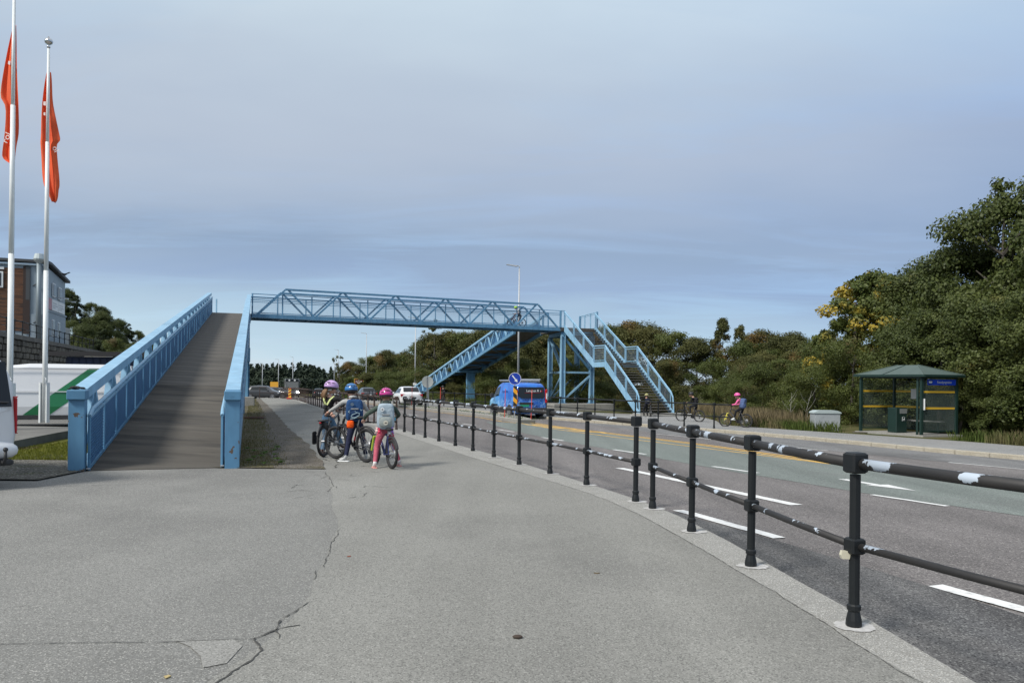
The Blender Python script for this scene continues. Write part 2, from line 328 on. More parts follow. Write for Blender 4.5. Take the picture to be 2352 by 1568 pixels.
SEAM=[(-1.75,2),(-1.62,3.4),(-1.48,3.9),(-1.42,4.4),(-1.44,4.9),(-1.38,5.3),(-1.5,5.9),(-1.6,6.8),(-1.78,7.9),(-2.1,9.2),(-2.5,10.7),(-2.9,12.2),(-3.2,13.4)]
sheet('path_overlay',M_path,lambda y:interp(SEAM,y)+.02*math.sin(y*9)+.015*math.sin(y*23),kin,2,13.4,.0025,8,parent=fore)
path=sheet('cycle_path',M_path,pe,kin,13.4,89,0,4)
yard=sheet('yard',M_yard,lambda y:-60,lambda y:-4.5-.335*(y-13.4),13.4,130,-.03,8)
junction=sheet('side_road',M_yard,lambda y:-120,lambda y:kout(y),89,128,-.09,10)
sheet('kerb',M_conc,kin,kout,-12,89,.003,2)
mb=MB(); ys=rows(-12,89)
for y in ys: mb.v+=[(kout(y),y,G(kout(y),y)+.003),(kout(y)+.02,y,G(kout(y),y)-.13)]
for j in range(len(ys)-1): mb.f.append((2*j,2*j+1,2*j+3,2*j+2))
mb.build('kerb_face',M_conc,kind='structure')
RD=-.10
road=sheet('road',M_road,kout,kfar,-12,205,RD,12)
sheet('road',M_road,lambda y:-70-.37*(y-205),lambda y:-62-.35*(y-205),205,420,RD,3)
# darker patched asphalt along the near kerb, faded green median lane, bus bay
EDG=[(9,-12),(5.0,1),(4.1,4),(3.5,6.2),(2.86,8),(2.5,8.9),(1.9,10.2),(1.6,10.75)]
sheet('road_edge_strip',M_edge,lambda y:kout(y)+.015,lambda y:max(interp(EDG,y),kout(y)+.03),-2,10.6,RD+.004,3)
GL=[(13,-2),(10.3,4.5),(7.6,9.3),(5.75,12.5),(4.4,15.6),(2.95,19.6),(1.4,24),(.1,28.5),(-.8,33),(-1.2,36)]; GR=[(19.5,0),(14,8.5),(9.45,14.2),(8.1,17.3),(5.9,23.6),(3.6,28.6),(2.2,32),(.9,35.9),(.2,36)]
sheet('faded_green_lane',M_green,lambda y:interp(GL,y),lambda y:interp(GR,y)-.12,2,35.9,RD+.004,4)
BE=[(18.5,8),(12.4,18.05),(11.1,19.7),(9.3,22.9),(7.2,26.4),(5.6,30.5),(4.6,34.0),(3.2,38.5)]
sheet('bus_bay',M_bay,lambda y:interp(BE,y),lambda y:kfar(y)-.02,5,38,RD+.004,4)
# far pavement and kerb stones
sheet('pavement',M_pave,lambda y:kfar(y)+.13,pback,-12,130,.02,3)
sheet('verge',M_grass_far,pback,lambda y:pback(y)+30,-12,205,.015,10)
def along(pl,y0,step):   # walk a polyline in x(y) by arc length
    pts=[];y=y0
    while y<pl[-1][1]-step: 
        pts.append((interp(pl,y),y)); s=(interp(pl,y+.2)-interp(pl,y))/.2; y+=step/math.hypot(1,s)
    return pts
kf=thing('kerb',None,None,(9.2,31.4,G(9.2,31.4))); tag(kf,kind='structure')
stones=along(K_FAR,9.5,1.0); pr=None; stuff=MB()
for i,(a,b) in enumerate(zip(stones,stones[1:])):
    p,q=V((*a,G(*a)-.06)),V((*b,G(*b)-.06)); d=(q-p).normalized(); q2=q-d*.012; L=(q2-p).length; c=(p+q2)/2
    h=.19+random.uniform(-.006,.006)
    if b[1]>62: stuff.beam(p+V((.065,0,0)),q2+V((.065,0,0)),.15,.19); continue
    m=MB().cbox((0,0,0),(L,.15,h),.015); o=m.build('kerb_stone',M_kerbs,kf,world=False); o.location=c+V((.065,random.uniform(-.006,.006),0))-kf.location
    o.rotation_euler=(0,-math.asin(d.z),math.atan2(d.y,d.x))
stuff.build('kerb_run',M_kerbs,kf,kind='stuff')
# ------------------------------------------------------------ painted markings
def strip(name,pts,wd,m,dz=RD+.008,jag=.012,parent=road,step=.25):
    P=[V((x,y,0)) for x,y in pts]; D=[P[0]]
    for a,b in zip(P,P[1:]):
        n=max(1,int((b-a).length/step))
        for k in range(1,n+1): D.append(a+(b-a)*k/n)
    mb=MB()
    for i,p in enumerate(D):
        t=(D[min(i+1,len(D)-1)]-D[max(i-1,0)]).normalized(); s=V((t.y,-t.x,0)); w0=wd/2
        for e in(-1,1):
            q=p+s*e*(w0+random.uniform(-jag,jag)); mb.v.append((q.x,q.y,G(q.x,q.y)+dz))
    for i in range(len(D)-1): mb.f.append((2*i,2*i+1,2*i+3,2*i+2))
    return mb.build(name,m,parent)
YL=[(13.2,7.0),(9.0,13.7),(7.9,16.8),(5.78,23.5),(3.55,28.6),(2.26,31.7),(.75,36.1)]
strip('double_line',YL,.13,M_yellow,jag=.006); strip('double_line',[(x+.27,y+.1) for x,y in YL],.12,M_yellow,jag=.006)
strip('taper_line',[(8.3,16.2),(7.4,18.1),(5.2,22.9),(3.3,26.9),(1.6,31.2),(.45,35.3)],.10,M_yellow,jag=.02)
for a,b in [((2.6,31.2),(1.4,32.6)),((3.6,29.0),(2.3,30.3)),((1.5,33.3),(.7,34.2))]: strip('hatch_bar',[a,b],.4,M_yellow)
NI=[(.55,35.6),(-.1,36.8),(-1.3,41),(-3.2,45.8),(-5.2,50.3),(-6.9,54.3),(-10,61),(-16,77),(-27,105)]
strip('island_line',[(x-.35,y-.1) for x,y in NI],.10,M_yellow,jag=.005)
for a,b in [((4.02,10.84),(2.18,15.46)),((2.89,8.27),(2.18,10.01)),((4.55,4.0),(3.51,6.36)),((6.35,11.2),(5.76,12.3)),((4.9,15.3),(4.31,16.45)),((3.35,19.2),(2.72,20.5)),((1.6,23.6),(1.0,25)),((.1,27.8),(-.5,29.2)),((-1.5,31.8),(-2.1,33.2)),((-3.3,36),(-3.9,37.4)),((-5,41),(-5.7,42.6)),((8.3,7),(7.3,9))]:
    strip('lane_dash',[a,b],.21 if a==(4.02,10.84) else (.17 if a[1]<9 else .12),M_white,jag=.012)
strip('bay_line',[(13.6,15.6),(12.1,18.05),(11.1,19.55)],.12,M_white); strip('bay_line',[(9.3,22.65),(8.6,23.8)],.10,M_white); strip('bay_line',[(7.6,25.6),(5.5,29.6)],.10,M_white)
mb=MB(); A=[(6.18,14.55),(6.45,13.75),(6.30,13.72),(6.85,13.0),(6.78,13.85),(6.62,13.80),(6.36,14.6)]
mb.v=[(x,y,G(x,y)+RD+.009) for x,y in A]; mb.f=[(0,1,5,6),(2,3,4)]; mb.build('painted_arrow',M_white,road)
# ------------------------------------------------------------ cracks, patches and litter on the path
def crack(pts,wd,parent=fore,jag=.02):
    P=[V((x,y,0)) for x,y in pts]; D=[P[0]]
    for a,b in zip(P,P[1:]):
        n=max(1,int((b-a).length/.035))
        for k in range(1,n+1): D.append(a+(b-a)*k/n)
    off=0; mb=MB()
    for i,p in enumerate(D):
        off=off*.85+random.uniform(-jag,jag)*.5; t=(D[min(i+1,len(D)-1)]-D[max(i-1,0)]).normalized(); s=V((t.y,-t.x,0)); w0=wd*random.uniform(.12,1)*.36
        for e in(-1,1): q=p+s*(off+e*w0); mb.v.append((q.x,q.y,G(q.x,q.y)+.0062))
    for i in range(len(D)-1): mb.f.append((2*i,2*i+1,2*i+3,2*i+2))
    mb.build('crack',M_crack,parent)
crack([(-6,4.25),(-2.92,4.40),(-2.2,4.46),(-1.50,4.55)],.014,jag=.012)
crack([(-1.62,3.4),(-1.48,3.85),(-1.40,4.35),(-1.50,4.55),(-1.42,4.72),(-1.45,4.9)],.028); crack([(-1.35,4.55),(-1.42,4.72),(-1.3,4.8)],.02)
crack([(-1.45,4.95),(-1.38,5.3)],.014); crack([(-1.5,5.9),(-1.55,6.2)],.02); crack([(-1.52,6.3),(-1.62,6.9),(-1.74,7.9)],.016)
crack([(-9,10.2),(-6.2,10.9),(-5.2,11.2)],.02); crack([(-9.5,9.9),(-7.5,10.5)],.04)
crack([(-3.1,12.9),(-2.85,12.1),(-2.6,11.3),(-2.5,10.6)],.02)
for k in range(46):
    y=random.uniform(13.6,24); x=pe(y)+random.uniform(.1,.9)*(1+.03*y); a=random.uniform(0,6.3); l=random.uniform(.15,.55)
    crack([(x,y),(x+l*math.cos(a),y+l*math.sin(a)*1.4),(x+l*math.cos(a)*1.5+.1,y+l*math.sin(a)*2)],.042,path,.06)
for k in range(26):
    y=random.uniform(9.8,13.3); x=random.uniform(-3.6,-2.2)+(13-y)*.12; a=random.uniform(0,6.3); l=random.uniform(.08,.3)
    crack([(x,y),(x+l*math.cos(a),y+l*math.sin(a)*1.4)],.02,fore)
crack([(kin(y)-.006,y) for y in [3.6+.5*k for k in range(24)]],.013,fore,.012)
M_patch=asphalt('asphalt_patch',(.235,.232,.215),(.26,.255,.238),(.17,.168,.155),(.33,.325,.30),120,None,1.5,.2)
mb=MB(); mb.v=[(x,y,.0045) for x,y in [(-1.95,4.5),(-1.62,4.53),(-1.53,4.42),(-1.52,4.15),(-1.62,4.08),(-1.7,4.25),(-1.82,4.4)]]; mb.f=[tuple(range(7))[::-1]]; mb.build('repair_patch',M_patch,fore)
o=MB().ell((.05,4.61,.012),(.032,.02,.012),10,5).build('pebble',mat('dark_brown_stone',(.05,.035,.025),.8)); tag(o,'small dark brown stone lying alone on the grey path in front','stone')
o=MB().ell((3.3,4.3,-.08),(.035,.03,.02),10,5).build('pebble',mat('pale_stone',(.5,.48,.42),.8)); tag(o,'pale pebble on the dark road edge by the kerb','stone')
def leaf(x,y,c,lab):
    a=random.uniform(0,6); mb=MB(); z=G(x,y)+.006
    pts=[(math.cos(a+t)*r,math.sin(a+t)*r) for t,r in((0,.026),(.7,.014),(1.5,.018),(2.4,.013),(3.14,.024),(4,.014),(4.8,.018),(5.6,.014))]
    mb.v=[(x+p[0],y+p[1],z+.01*abs(p[0])/.05) for p in pts]+[(x+p[0]*.96,y+p[1]*.96,z-.003) for p in pts]
    mb.f=[tuple(range(8)),tuple(range(15,7,-1))]+[(i,i+8,(i+1)%8+8,(i+1)%8) for i in range(8)]
    tag(mb.build('fallen_leaf',mat('leaf_'+lab.split()[0],c,.8)),lab+' leaf lying on the asphalt forecourt','leaf','fallen leaves on the asphalt')
leaf(-1.4,6.7,(.22,.06,.03),'reddish curled'); leaf(-1.75,3.95,(.40,.31,.14),'pale yellow'); leaf(.7,6.2,(.12,.09,.05),'brown dry')
# ------------------------------------------------------------ ramps of the footbridge
def ramp_side(root,P,side,L,z0,z1,inner,light):
    """P(t,s,z): point t metres along the ramp, s across, z above the deck; side = s of the truss, inner = +1/-1 towards the deck"""
    ch=light
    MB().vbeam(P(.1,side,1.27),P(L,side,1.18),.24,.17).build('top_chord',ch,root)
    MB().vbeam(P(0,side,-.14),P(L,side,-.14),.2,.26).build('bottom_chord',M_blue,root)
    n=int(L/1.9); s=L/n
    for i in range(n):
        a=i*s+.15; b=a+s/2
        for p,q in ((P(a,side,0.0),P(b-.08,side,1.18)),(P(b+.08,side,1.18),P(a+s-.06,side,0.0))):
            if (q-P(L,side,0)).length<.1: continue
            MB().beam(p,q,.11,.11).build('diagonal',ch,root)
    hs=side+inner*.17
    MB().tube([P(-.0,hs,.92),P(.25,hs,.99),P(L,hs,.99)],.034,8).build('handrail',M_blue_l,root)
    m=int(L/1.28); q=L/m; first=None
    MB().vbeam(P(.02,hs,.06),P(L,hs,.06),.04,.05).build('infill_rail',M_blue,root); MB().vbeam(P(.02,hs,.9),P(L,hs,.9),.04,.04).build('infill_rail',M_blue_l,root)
    mm=MB(); 
    for k in range(15):
        z=.11+k*.052; mm.vbeam(P(.03,hs,z)-P(0,hs,0),P(q-.03,hs,z+.0)-P(0,hs,0),.012,.026)
    mm.vbeam(P(.03,hs-inner*.012,.48)-P(0,hs,0),P(q-.03,hs-inner*.012,.48)-P(0,hs,0),.006,.76)
    for i in range(m):
        if first is None: first=mm.build('infill_panel',M_blue_d,root,world=False); o=first
        else: o=inst(first,parent=root)
        o.location=P(i*q,hs,0)-V(root.location)
        MB().beam(P(i*q+.015,hs,.02),P(i*q+.015,hs,.93),.035,.035).build('infill_post',M_blue,root)
    return
def make_ramp(label,bl,u,L,z0,z1,W,light,pier_ts=(),near=True):
    u=V((*u,0)).normalized(); n=V((u.y,-u.x,0)); B=V((*bl,0)); sl=(z1-z0)/L
    root=thing('bridge_ramp',label,'ramp',(bl[0],bl[1],z0))
    P=lambda t,s,z: B+u*t+n*s+V((0,0,z0+sl*t+z))
    ramp_side(root,P,.11,L,z0,z1,1,light); ramp_side(root,P,W-.11,L,z0,z1,-1,light)
    # deck panels
    m=int(L/1.1); q=L/m; first=None
    for i in range(m):
        a=i*q; vs=[P(a+.011,.2,.02),P(a+.011,W-.2,.02),P(a+q-.011,W-.2,.02),P(a+q-.011,.2,.02)]; vs+=[v-V((0,0,.05)) for v in vs]
        mb=MB().add([v-vs[0] for v in vs],[(0,1,2,3),(7,6,5,4),(0,4,5,1),(1,5,6,2),(2,6,7,3),(3,7,4,0)])
        if first is None:
            first=mb.build('deck_panel',M_deck,root,world=False); o=first
        else: o=inst(first,parent=root)
        o.location=vs[0]-V(root.location)
    # anti-slip ribs on the near panels
    rb=MB(); k=0
    t=.03
    while near and t<9: rb.vbeam(P(t,.22,.024),P(t+.012,.22,.024),.01,.01) if False else rb.add([P(t,.24,.021),P(t,W-.24,.021),P(t+.014,W-.24,.027),P(t+.014,.24,.027),P(t+.022,.24,.021),P(t+.022,W-.24,.021)],[(0,1,2,3),(3,2,5,4)]); t+=.045
    if near: rb.build('deck_ribs',M_deck,root,kind='stuff')
    for i in range(0,m,2):
        for s in (.27,W-.27): MB().cbox(P(i*q+.03,s,.045),(.16,.06,.02),.006,math.atan2(u.y,u.x)).build('bolt_plate',M_galv,root)
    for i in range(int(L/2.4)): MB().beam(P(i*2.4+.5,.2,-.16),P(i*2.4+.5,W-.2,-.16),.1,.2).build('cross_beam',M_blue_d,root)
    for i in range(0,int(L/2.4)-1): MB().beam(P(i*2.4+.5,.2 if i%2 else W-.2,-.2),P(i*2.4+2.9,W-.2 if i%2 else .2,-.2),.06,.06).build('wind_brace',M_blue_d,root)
    for s in (.11,W-.11):   # start posts with caps
        MB().cbox(P(0,s,.62-.0),(.21,.24,1.36),.006,math.atan2(u.y,u.x)).build('end_post',M_bluer if near else light,root)
        MB().cbox(P(-.01,s,1.27),(.30,.28,.16),.012,math.atan2(u.y,u.x)).build('post_cap',M_blue,root)
    for t,w in pier_ts:
        g=P(t,W/2,0); zt=P(t,0,-.3).z; zg=G(g.x,g.y)-.1
        MB().beam(P(t,-.15,-.37),P(t,W+.15,-.37),.22,.2).build('pier_head',M_blue,root)
        MB().cbox((g.x,g.y,(zt-.18+zg)/2),(w,.3,zt-.18-zg),.02,math.atan2(n.y,n.x)).build('pier',M_blue,root)
    return root,P
u1=(-.3175,.948)
r1,P1=make_ramp('blue steel ramp with a brown ribbed deck climbing away beside the cycle path',(-7.25,12.66),u1,38.6,-.02,5.78,2.62,M_blue_l,[])
M_dk2=M_deck
# landing at the top of the near ramp, columns under it
def col_thing_at(root,x,y,zt,w=.28):
    zb=G(x,y)
    MB().cbox((x,y,zb+.22),(1.0,.8,.75),.03,.3).build('footing',M_conc,root)
    MB().ibeam((x,y,zb+.6),(x,y,zt),w,w).build('column',M_blue,root)
    for z in (3.1,): MB().box((x,y,z),(w+.06,w+.06,.9)).build('splice_plate',M_blue,root)
for s in (.25,2.4):
    p=P1(37.6,s,0); col_thing_at(r1,p.x,p.y,5.35)
MB().beam(P1(37.6,.0,-.37),P1(37.6,2.62,-.37),.25,.24).build('pier_head',M_blue,r1)
for t,w in ((13,.0),(25,.0)):
    for s in (.3,2.32):
        p=P1(t,s,-.3); MB().ibeam((p.x,p.y,G(p.x,p.y)-.1),(p.x,p.y,p.z),.2,.2).build('column',M_blue,r1)
    MB().beam(P1(t,.1,-.37),P1(t,2.52,-.37),.2,.2).build('pier_head',M_blue,r1)
q=[P1(38.6,.0,0),P1(38.6,2.62,0),P1(38.6+3.0,2.62,-.43),P1(38.6+3.0,0,-.43)]
for v in q: v.z=5.79
mb=MB(); mb.add(q+[v-V((0,0,.25)) for v in q],[(0,1,2,3),(7,6,5,4),(0,4,5,1),(1,5,6,2),(2,6,7,3),(3,7,4,0)]); mb.build('landing',M_deck,r1)
for t,s in ((40.4,.1),(41.5,.1),(41.5,.4)):
    p=P1(t,s,0); MB().beam((p.x,p.y,5.8),(p.x,p.y,6.95),.07,.07).build('landing_post',M_blue_l,r1)
def sheetp(p,q,h):
    u=V((0,0,h/2)); return MB().quad(p-u,q-u,q+u,p+u)
# ------------------------------------------------------------ main span
A0=V((-16.72,49.35,0)); A1=V((3.86,58.95,0)); bu=(A1-A0).normalized(); bn=V((-bu.y,bu.x,0)); BLn=(A1-A0).length
br=thing('footbridge_span','long blue steel truss footbridge crossing above the road','footbridge',(A0.x,A0.y,5.5))
BP=lambda t,s,z:A0+bu*t+bn*s+V((0,0,z))
ZB=5.5; ZT=7.42
for s in (.08,2.5):
    MB().beam(BP(0,s,ZB+.13),BP(BLn,s,ZB+.13),.16,.26).build('bottom_chord',M_blue,br)
    np_=6; a0=.35; q=(BLn-.35-.35)/6
    MB().beam(BP(a0+q*.5-.1,s,ZT),BP(a0+q*5.5+.05,s,ZT),.15,.12).build('top_chord',M_blue,br)
    for i in range(6):
        b=a0+i*q
        MB().beam(BP(b+.08,s,ZB+.26),BP(b+q/2-.1,s,ZT-.03),.11,.11).build('diagonal',M_blue,br)
        MB().beam(BP(b+q/2+.1,s,ZT-.03),BP(b+q-.08,s,ZB+.26),.11,.11).build('diagonal',M_blue,br)
    si=s+.12 if s<1 else s-.12
    for z in (7.05,6.86): MB().tube([BP(.0,si,z),BP(BLn,si,z)],.028,6).build('handrail',M_blue,br)
    MB().beam(BP(0,si,ZB+.34),BP(BLn,si,ZB+.34),.04,.05).build('infill_rail',M_blue,br)
    MB().beam(BP(0,si,6.74),BP(BLn,si,6.74),.03,.04).build('infill_rail',M_blue,br)
    for i in range(13):
        t=.06+i*(BLn-.12)/12; MB().beam(BP(t,si,ZB+.26),BP(t,si,7.06),.07,.07).build('rail_post',M_blue,br)
        if i<12: sheetp(BP(t+.05,si+(.03 if s<1 else -.03),6.29),BP(t+(BLn-.12)/12-.05,si+(.03 if s<1 else -.03),6.29),.84).build('infill_panel',M_bluep,br)
for i in range(20):
    a=i*BLn/20; MB().add([BP(a+.005,.17,ZB+.28),BP(a+BLn/20-.005,.17,ZB+.28),BP(a+BLn/20-.005,2.41,ZB+.28),BP(a+.005,2.41,ZB+.28)]+[BP(a+.005,.17,ZB+.22),BP(a+BLn/20-.005,.17,ZB+.22),BP(a+BLn/20-.005,2.41,ZB+.22),BP(a+.005,2.41,ZB+.22)],[(0,1,2,3),(7,6,5,4),(0,4,5,1),(1,5,6,2),(2,6,7,3),(3,7,4,0)]).build('deck_panel',M_deck,br)
for i in range(13):
    a=.1+i*(BLn-.2)/12; MB().beam(BP(a,.17,ZB+.11),BP(a,2.41,ZB+.11),.1,.16).build('cross_beam',M_blue_d,br)
for i in range(6):
    a=.35+i*(BLn-.7)/6; MB().beam(BP(a,.17 if i%2 else 2.41,ZB+.05),BP(a+3.6,2.41 if i%2 else .17,ZB+.05),.06,.04).build('wind_brace',M_blue_d,br)
# ------------------------------------------------------------ tower, landing
tw=thing('bridge_tower','blue steel bridge tower of four braced columns on concrete footings','tower',(4.6,61,G(4.6,61)))
C2=V((3.86,59.0,0)); C4=V((6.15,59.75,0)); C1=V((3.1,63.1,0)); C3=V((5.35,63.8,0)); zt=5.2; zb=-.02
def at_(p,z): return V((p.x,p.y,z))
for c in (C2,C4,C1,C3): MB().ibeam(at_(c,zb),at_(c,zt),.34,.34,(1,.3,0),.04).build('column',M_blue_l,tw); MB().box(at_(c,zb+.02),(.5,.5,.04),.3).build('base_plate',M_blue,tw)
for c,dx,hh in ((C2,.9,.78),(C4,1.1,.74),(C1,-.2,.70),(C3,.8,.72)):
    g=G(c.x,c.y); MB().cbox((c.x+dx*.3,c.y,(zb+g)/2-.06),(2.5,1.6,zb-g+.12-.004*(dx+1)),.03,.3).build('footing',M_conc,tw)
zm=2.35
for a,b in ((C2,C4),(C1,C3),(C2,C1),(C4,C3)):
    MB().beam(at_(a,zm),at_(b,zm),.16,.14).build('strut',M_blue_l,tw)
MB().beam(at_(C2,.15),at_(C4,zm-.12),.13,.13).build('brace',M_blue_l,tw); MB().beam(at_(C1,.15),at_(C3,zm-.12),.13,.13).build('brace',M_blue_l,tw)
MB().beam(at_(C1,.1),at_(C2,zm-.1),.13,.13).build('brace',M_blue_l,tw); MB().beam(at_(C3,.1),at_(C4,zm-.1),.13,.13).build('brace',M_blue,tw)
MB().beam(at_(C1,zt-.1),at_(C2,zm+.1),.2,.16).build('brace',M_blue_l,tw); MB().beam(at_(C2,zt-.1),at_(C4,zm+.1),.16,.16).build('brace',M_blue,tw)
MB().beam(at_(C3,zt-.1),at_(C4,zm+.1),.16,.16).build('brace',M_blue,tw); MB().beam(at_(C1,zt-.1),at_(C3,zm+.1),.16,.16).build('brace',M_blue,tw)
for a,b in ((C2,C4),(C1,C3),(C2,C1),(C4,C3)): MB().beam(at_(a,zt+.13),at_(b,zt+.13),.26,.26).build('head_beam',M_blue,tw)
pl=[(3.7,58.75),(6.5,59.75),(5.55,64.1),(2.3,63.3),(2.75,61.3)]
MB().prism([(x,y) for x,y in pl],'z',5.5,5.76).build('landing',M_deck,tw)
def guard(root,pts,z,h=1.28,m=M_blue,step=1.3,mesh=M_bluep):
    for a,b in zip(pts,pts[1:]):
        a,b=V((*a,0)),V((*b,0)); n=max(1,round((b-a).length/step)); d=(b-a)/n
        MB().tube([at_(a,z+h),at_(b,z+h)],.035,6).build('handrail',m,root); MB().beam(at_(a,z+h-.12),at_(b,z+h-.12),.04,.04).build('infill_rail',m,root); MB().beam(at_(a,z+.08),at_(b,z+.08),.04,.05).build('infill_rail',m,root)
        for i in range(n):
            p=a+d*i; MB().beam(at_(p,z),at_(p,z+h),.09,.09).build('rail_post',m,root)
            sheetp(at_(p+d*.04,z+h/2),at_(p+d*.96,z+h/2),h-.3).build('infill_panel',mesh,root)
        MB().beam(at_(b,z),at_(b,z+h),.09,.09).build('rail_post',m,root)
guard(tw,[(6.5,59.8),(5.55,64.05)],5.76,m=M_blue_l); guard(tw,[(2.85,61.45),(2.45,63.2)],5.76); guard(tw,[(3.62,58.8),(3.95,58.75)],5.76)
for x,y in ((5.6,63.9),(2.5,63.2),(6.55,59.85)): MB().beam((x,y,5.76),(x,y,7.08),.16,.16).build('corner_post',M_blue,tw)
# ------------------------------------------------------------ far ramp
fl=V((-10.1,96.2)); ft=V((2.5,63.4)); fu=(ft-fl).normalized()
r2,P2=make_ramp('blue steel ramp rising behind the blue van to the far landing of the footbridge',(fl.x,fl.y),(fu.x,fu.y),(ft-fl).length,-.75,5.72,2.62,M_blue_l,[(20.0,.85)],near=False)
# ------------------------------------------------------------ stairs
se=V((.419,-.908,0)); sn=V((.908,.419,0)); S0=V((3.95,58.55,0)); W=2.66
stt=thing('bridge_stairs','long blue steel staircase with a middle landing coming down to the far pavement','stairs',(8,50,-.4))
T1,T2,T3=4.35,5.87,10.15; Z0,Z1,Z2=5.76,2.97,-.40
def sz(t): return Z0+(Z1-Z0)*t/T1 if t<T1 else (Z1 if t<T2 else Z1+(Z2-Z1)*(t-T2)/(T3-T2))
SP=lambda t,s,z:S0+se*t+sn*s+V((0,0,sz(t)+z))
for s in (0,W):
    MB().vbeam(SP(0,s,-.12),SP(T1,s,-.12),.06,.42).build('stringer',M_blue_l,stt)
    MB().vbeam(SP(T1,s,-.12),SP(T2,s,-.12),.06,.36).build('stringer',M_blue_l,stt)
    MB().vbeam(SP(T2,s,-.12),SP(T3,s,-.12),.06,.46).build('stringer',M_blue_l,stt)
    h=1.18
    MB().tube([SP(0,s,h),SP(T1,s,h),SP(T2,s,h),SP(T3-.35,s,h-.02),SP(T3-.12,s,h-.2),SP(T3-.08,s,h-.5),SP(T3-.02,s,.0)],.05,6).build('handrail',M_blue_l,stt)
    bays=[(0,T1,3),(T1,T2,1),(T2,T3-.3,3)]
    for a,b,n in bays:
        for i in range(n):
            x0=a+(b-a)*i/n; x1=a+(b-a)*(i+1)/n
            for t in (x0+.06,x1-.06): MB().beam(SP(t,s,.1),SP(t,s,h-.06),.06,.05,se).build('rail_post',M_blue_l,stt)
            for z in (.16,h-.14): MB().vbeam(SP(x0+.06,s,z),SP(x1-.06,s,z),.04,.05).build('infill_rail',M_blue_l,stt)
            sheetp(SP(x0+.1,s,.59),SP(x1-.1,s,.59),.74).build('infill_panel',M_bluep,stt)
M_tread=mat('stair_tread',(.095,.085,.075),.8,0,(.15,.14,.12),6,.4,.6)
for a,b,n in ((0,T1,16),(T2,T3,19)):
    for i in range(n):
        t=a+(b-a)*(i+.5)/n; z0=sz(a+.001)+(sz(b-.001)-sz(a+.001))*(i+1)/n; c=S0+se*t+sn*(W/2)
        m=MB(); m.cbox((0,0,0),(W-.07,.29,.045),.008,0); o=m.build('tread',M_tread,stt,world=False); o.location=c+V((0,0,z0+.04))-V(stt.location); o.rotation_euler=(0,0,math.atan2(sn.y,sn.x))
c=S0+se*((T1+T2)/2)+sn*(W/2); MB().box((c.x,c.y,Z1),(W-.07,T2-T1,.06),math.atan2(sn.y,sn.x)).build('landing',M_tread,stt)
c=S0+se*(T3+.25)+sn*(W/2); MB().cbox((c.x,c.y,-.5),(W+1.1,1.2,.14),.02,math.atan2(sn.y,sn.x)).build('concrete_step',M_conc,stt)
c=S0+se*(T3+.05)+sn*(W/2+.1); MB().cbox((c.x,c.y,-.41),(W+.8,.9,.12),.02,math.atan2(sn.y,sn.x)).build('concrete_step',M_conc,stt)
# glove left on the post cap
gl=P1(-.03,.10,1.36)
m=MB().ell((gl.x-.03,gl.y,gl.z+.03),(.09,.06,.032),12,6)
for k in range(4): m.tube([(gl.x+.03,gl.y-.045+k*.028,gl.z+.03),(gl.x+.09,gl.y-.05+k*.03,gl.z+.028),(gl.x+.13-.01*abs(k-1.5),gl.y-.05+k*.03,gl.z+.012)],[.016,.014,.009],6)
m.tube([(gl.x-.02,gl.y-.05,gl.z+.03),(gl.x-.06,gl.y-.09,gl.z+.02),(gl.x-.12,gl.y-.07,gl.z-.005)],[.018,.014,.01],6)
tag(m.build('glove',mat('dark_wool',(.012,.013,.014),.95,0,(.025,.025,.028),30,bump=.4),smooth=True),'lost black glove lying on the cap of the left ramp post','glove')
# ------------------------------------------------------------ railings along the road
def railing(label,pts,h,m_post,m_top,m_low,group=None,scale=1,base=True,gz=G,dz=0,top_r=.035,cat='railing',ends=(0,0)):
    c=pts[len(pts)//2]; root=thing('road_railing',label,cat,(c[0],c[1],gz(*c)+dz),group=group)
    P=[V((x,y,gz(x,y)+dz)) for x,y in pts]; first=None
    hm=h*.47
    for i,p in enumerate(P):
        d=(P[min(i+1,len(P)-1)]-P[max(i-1,0)]); a=math.atan2(d.y,d.x)
        if first is None:
            b=MB(); b.lathe([(.045,0),(.05,.02),(.047,.05),(.036,.10),(.036,.105),(.043,.115),(.043,.14),(.033,.15),(.033,h-.13)],12)
            first=b.build('post',m_post,root,smooth=False,world=False)
            hb=MB().cbox((0,0,h-.055),(.115,.115,.13),.012).build('top_block',m_post,first,world=False)
            mbk=MB().cbox((0,0,hm),(.10,.10,.10),.01).build('middle_block',m_post,first,world=False)
            o=first
        else: o=copy_tree(first,root)
        o.location=p-V(root.location); o.rotation_euler=(R(random.uniform(-.4,.4)),R(random.uniform(-.4,.4)),a)
    for p,q in zip(P,P[1:]):
        for z,r,m in ((h-.06,top_r,m_top),(hm,top_r*.68,m_low)):
            e=(q-p).normalized()*.02; MB().tube([p+V((0,0,z))+e,(p+q)/2+V((0,0,z-.004)),q+V((0,0,z))-e],r,10).build('rail',m,root,smooth=True)
    for k,(p,q) in enumerate(((P[0],P[1]),(P[-1],P[-2]))):
        if ends[k]:
            e=(p-q).normalized()*ends[k]
            for z in (h-.06,hm): MB().tube([p+V((0,0,z)),p+e+V((0,0,z))],top_r*.8,8).build('rail',m_top,root,smooth=True)
    return root
def fwalk(pl,y0,y1,step):
    r=[];y=y0
    while y<y1: r.append((interp(pl,y),y)); s=(interp(pl,y+.1)-interp(pl,y))/.1; y+=step/math.hypot(1,s)
    return r
railing('black street railing with flaked paint standing on the kerb in front',[(3.35,1.9),(2.77,3.42),(2.19,4.9),(2.03,6.5),(1.88,8.0),(1.74,9.45)],1.1,M_black,M_flake,M_flake)
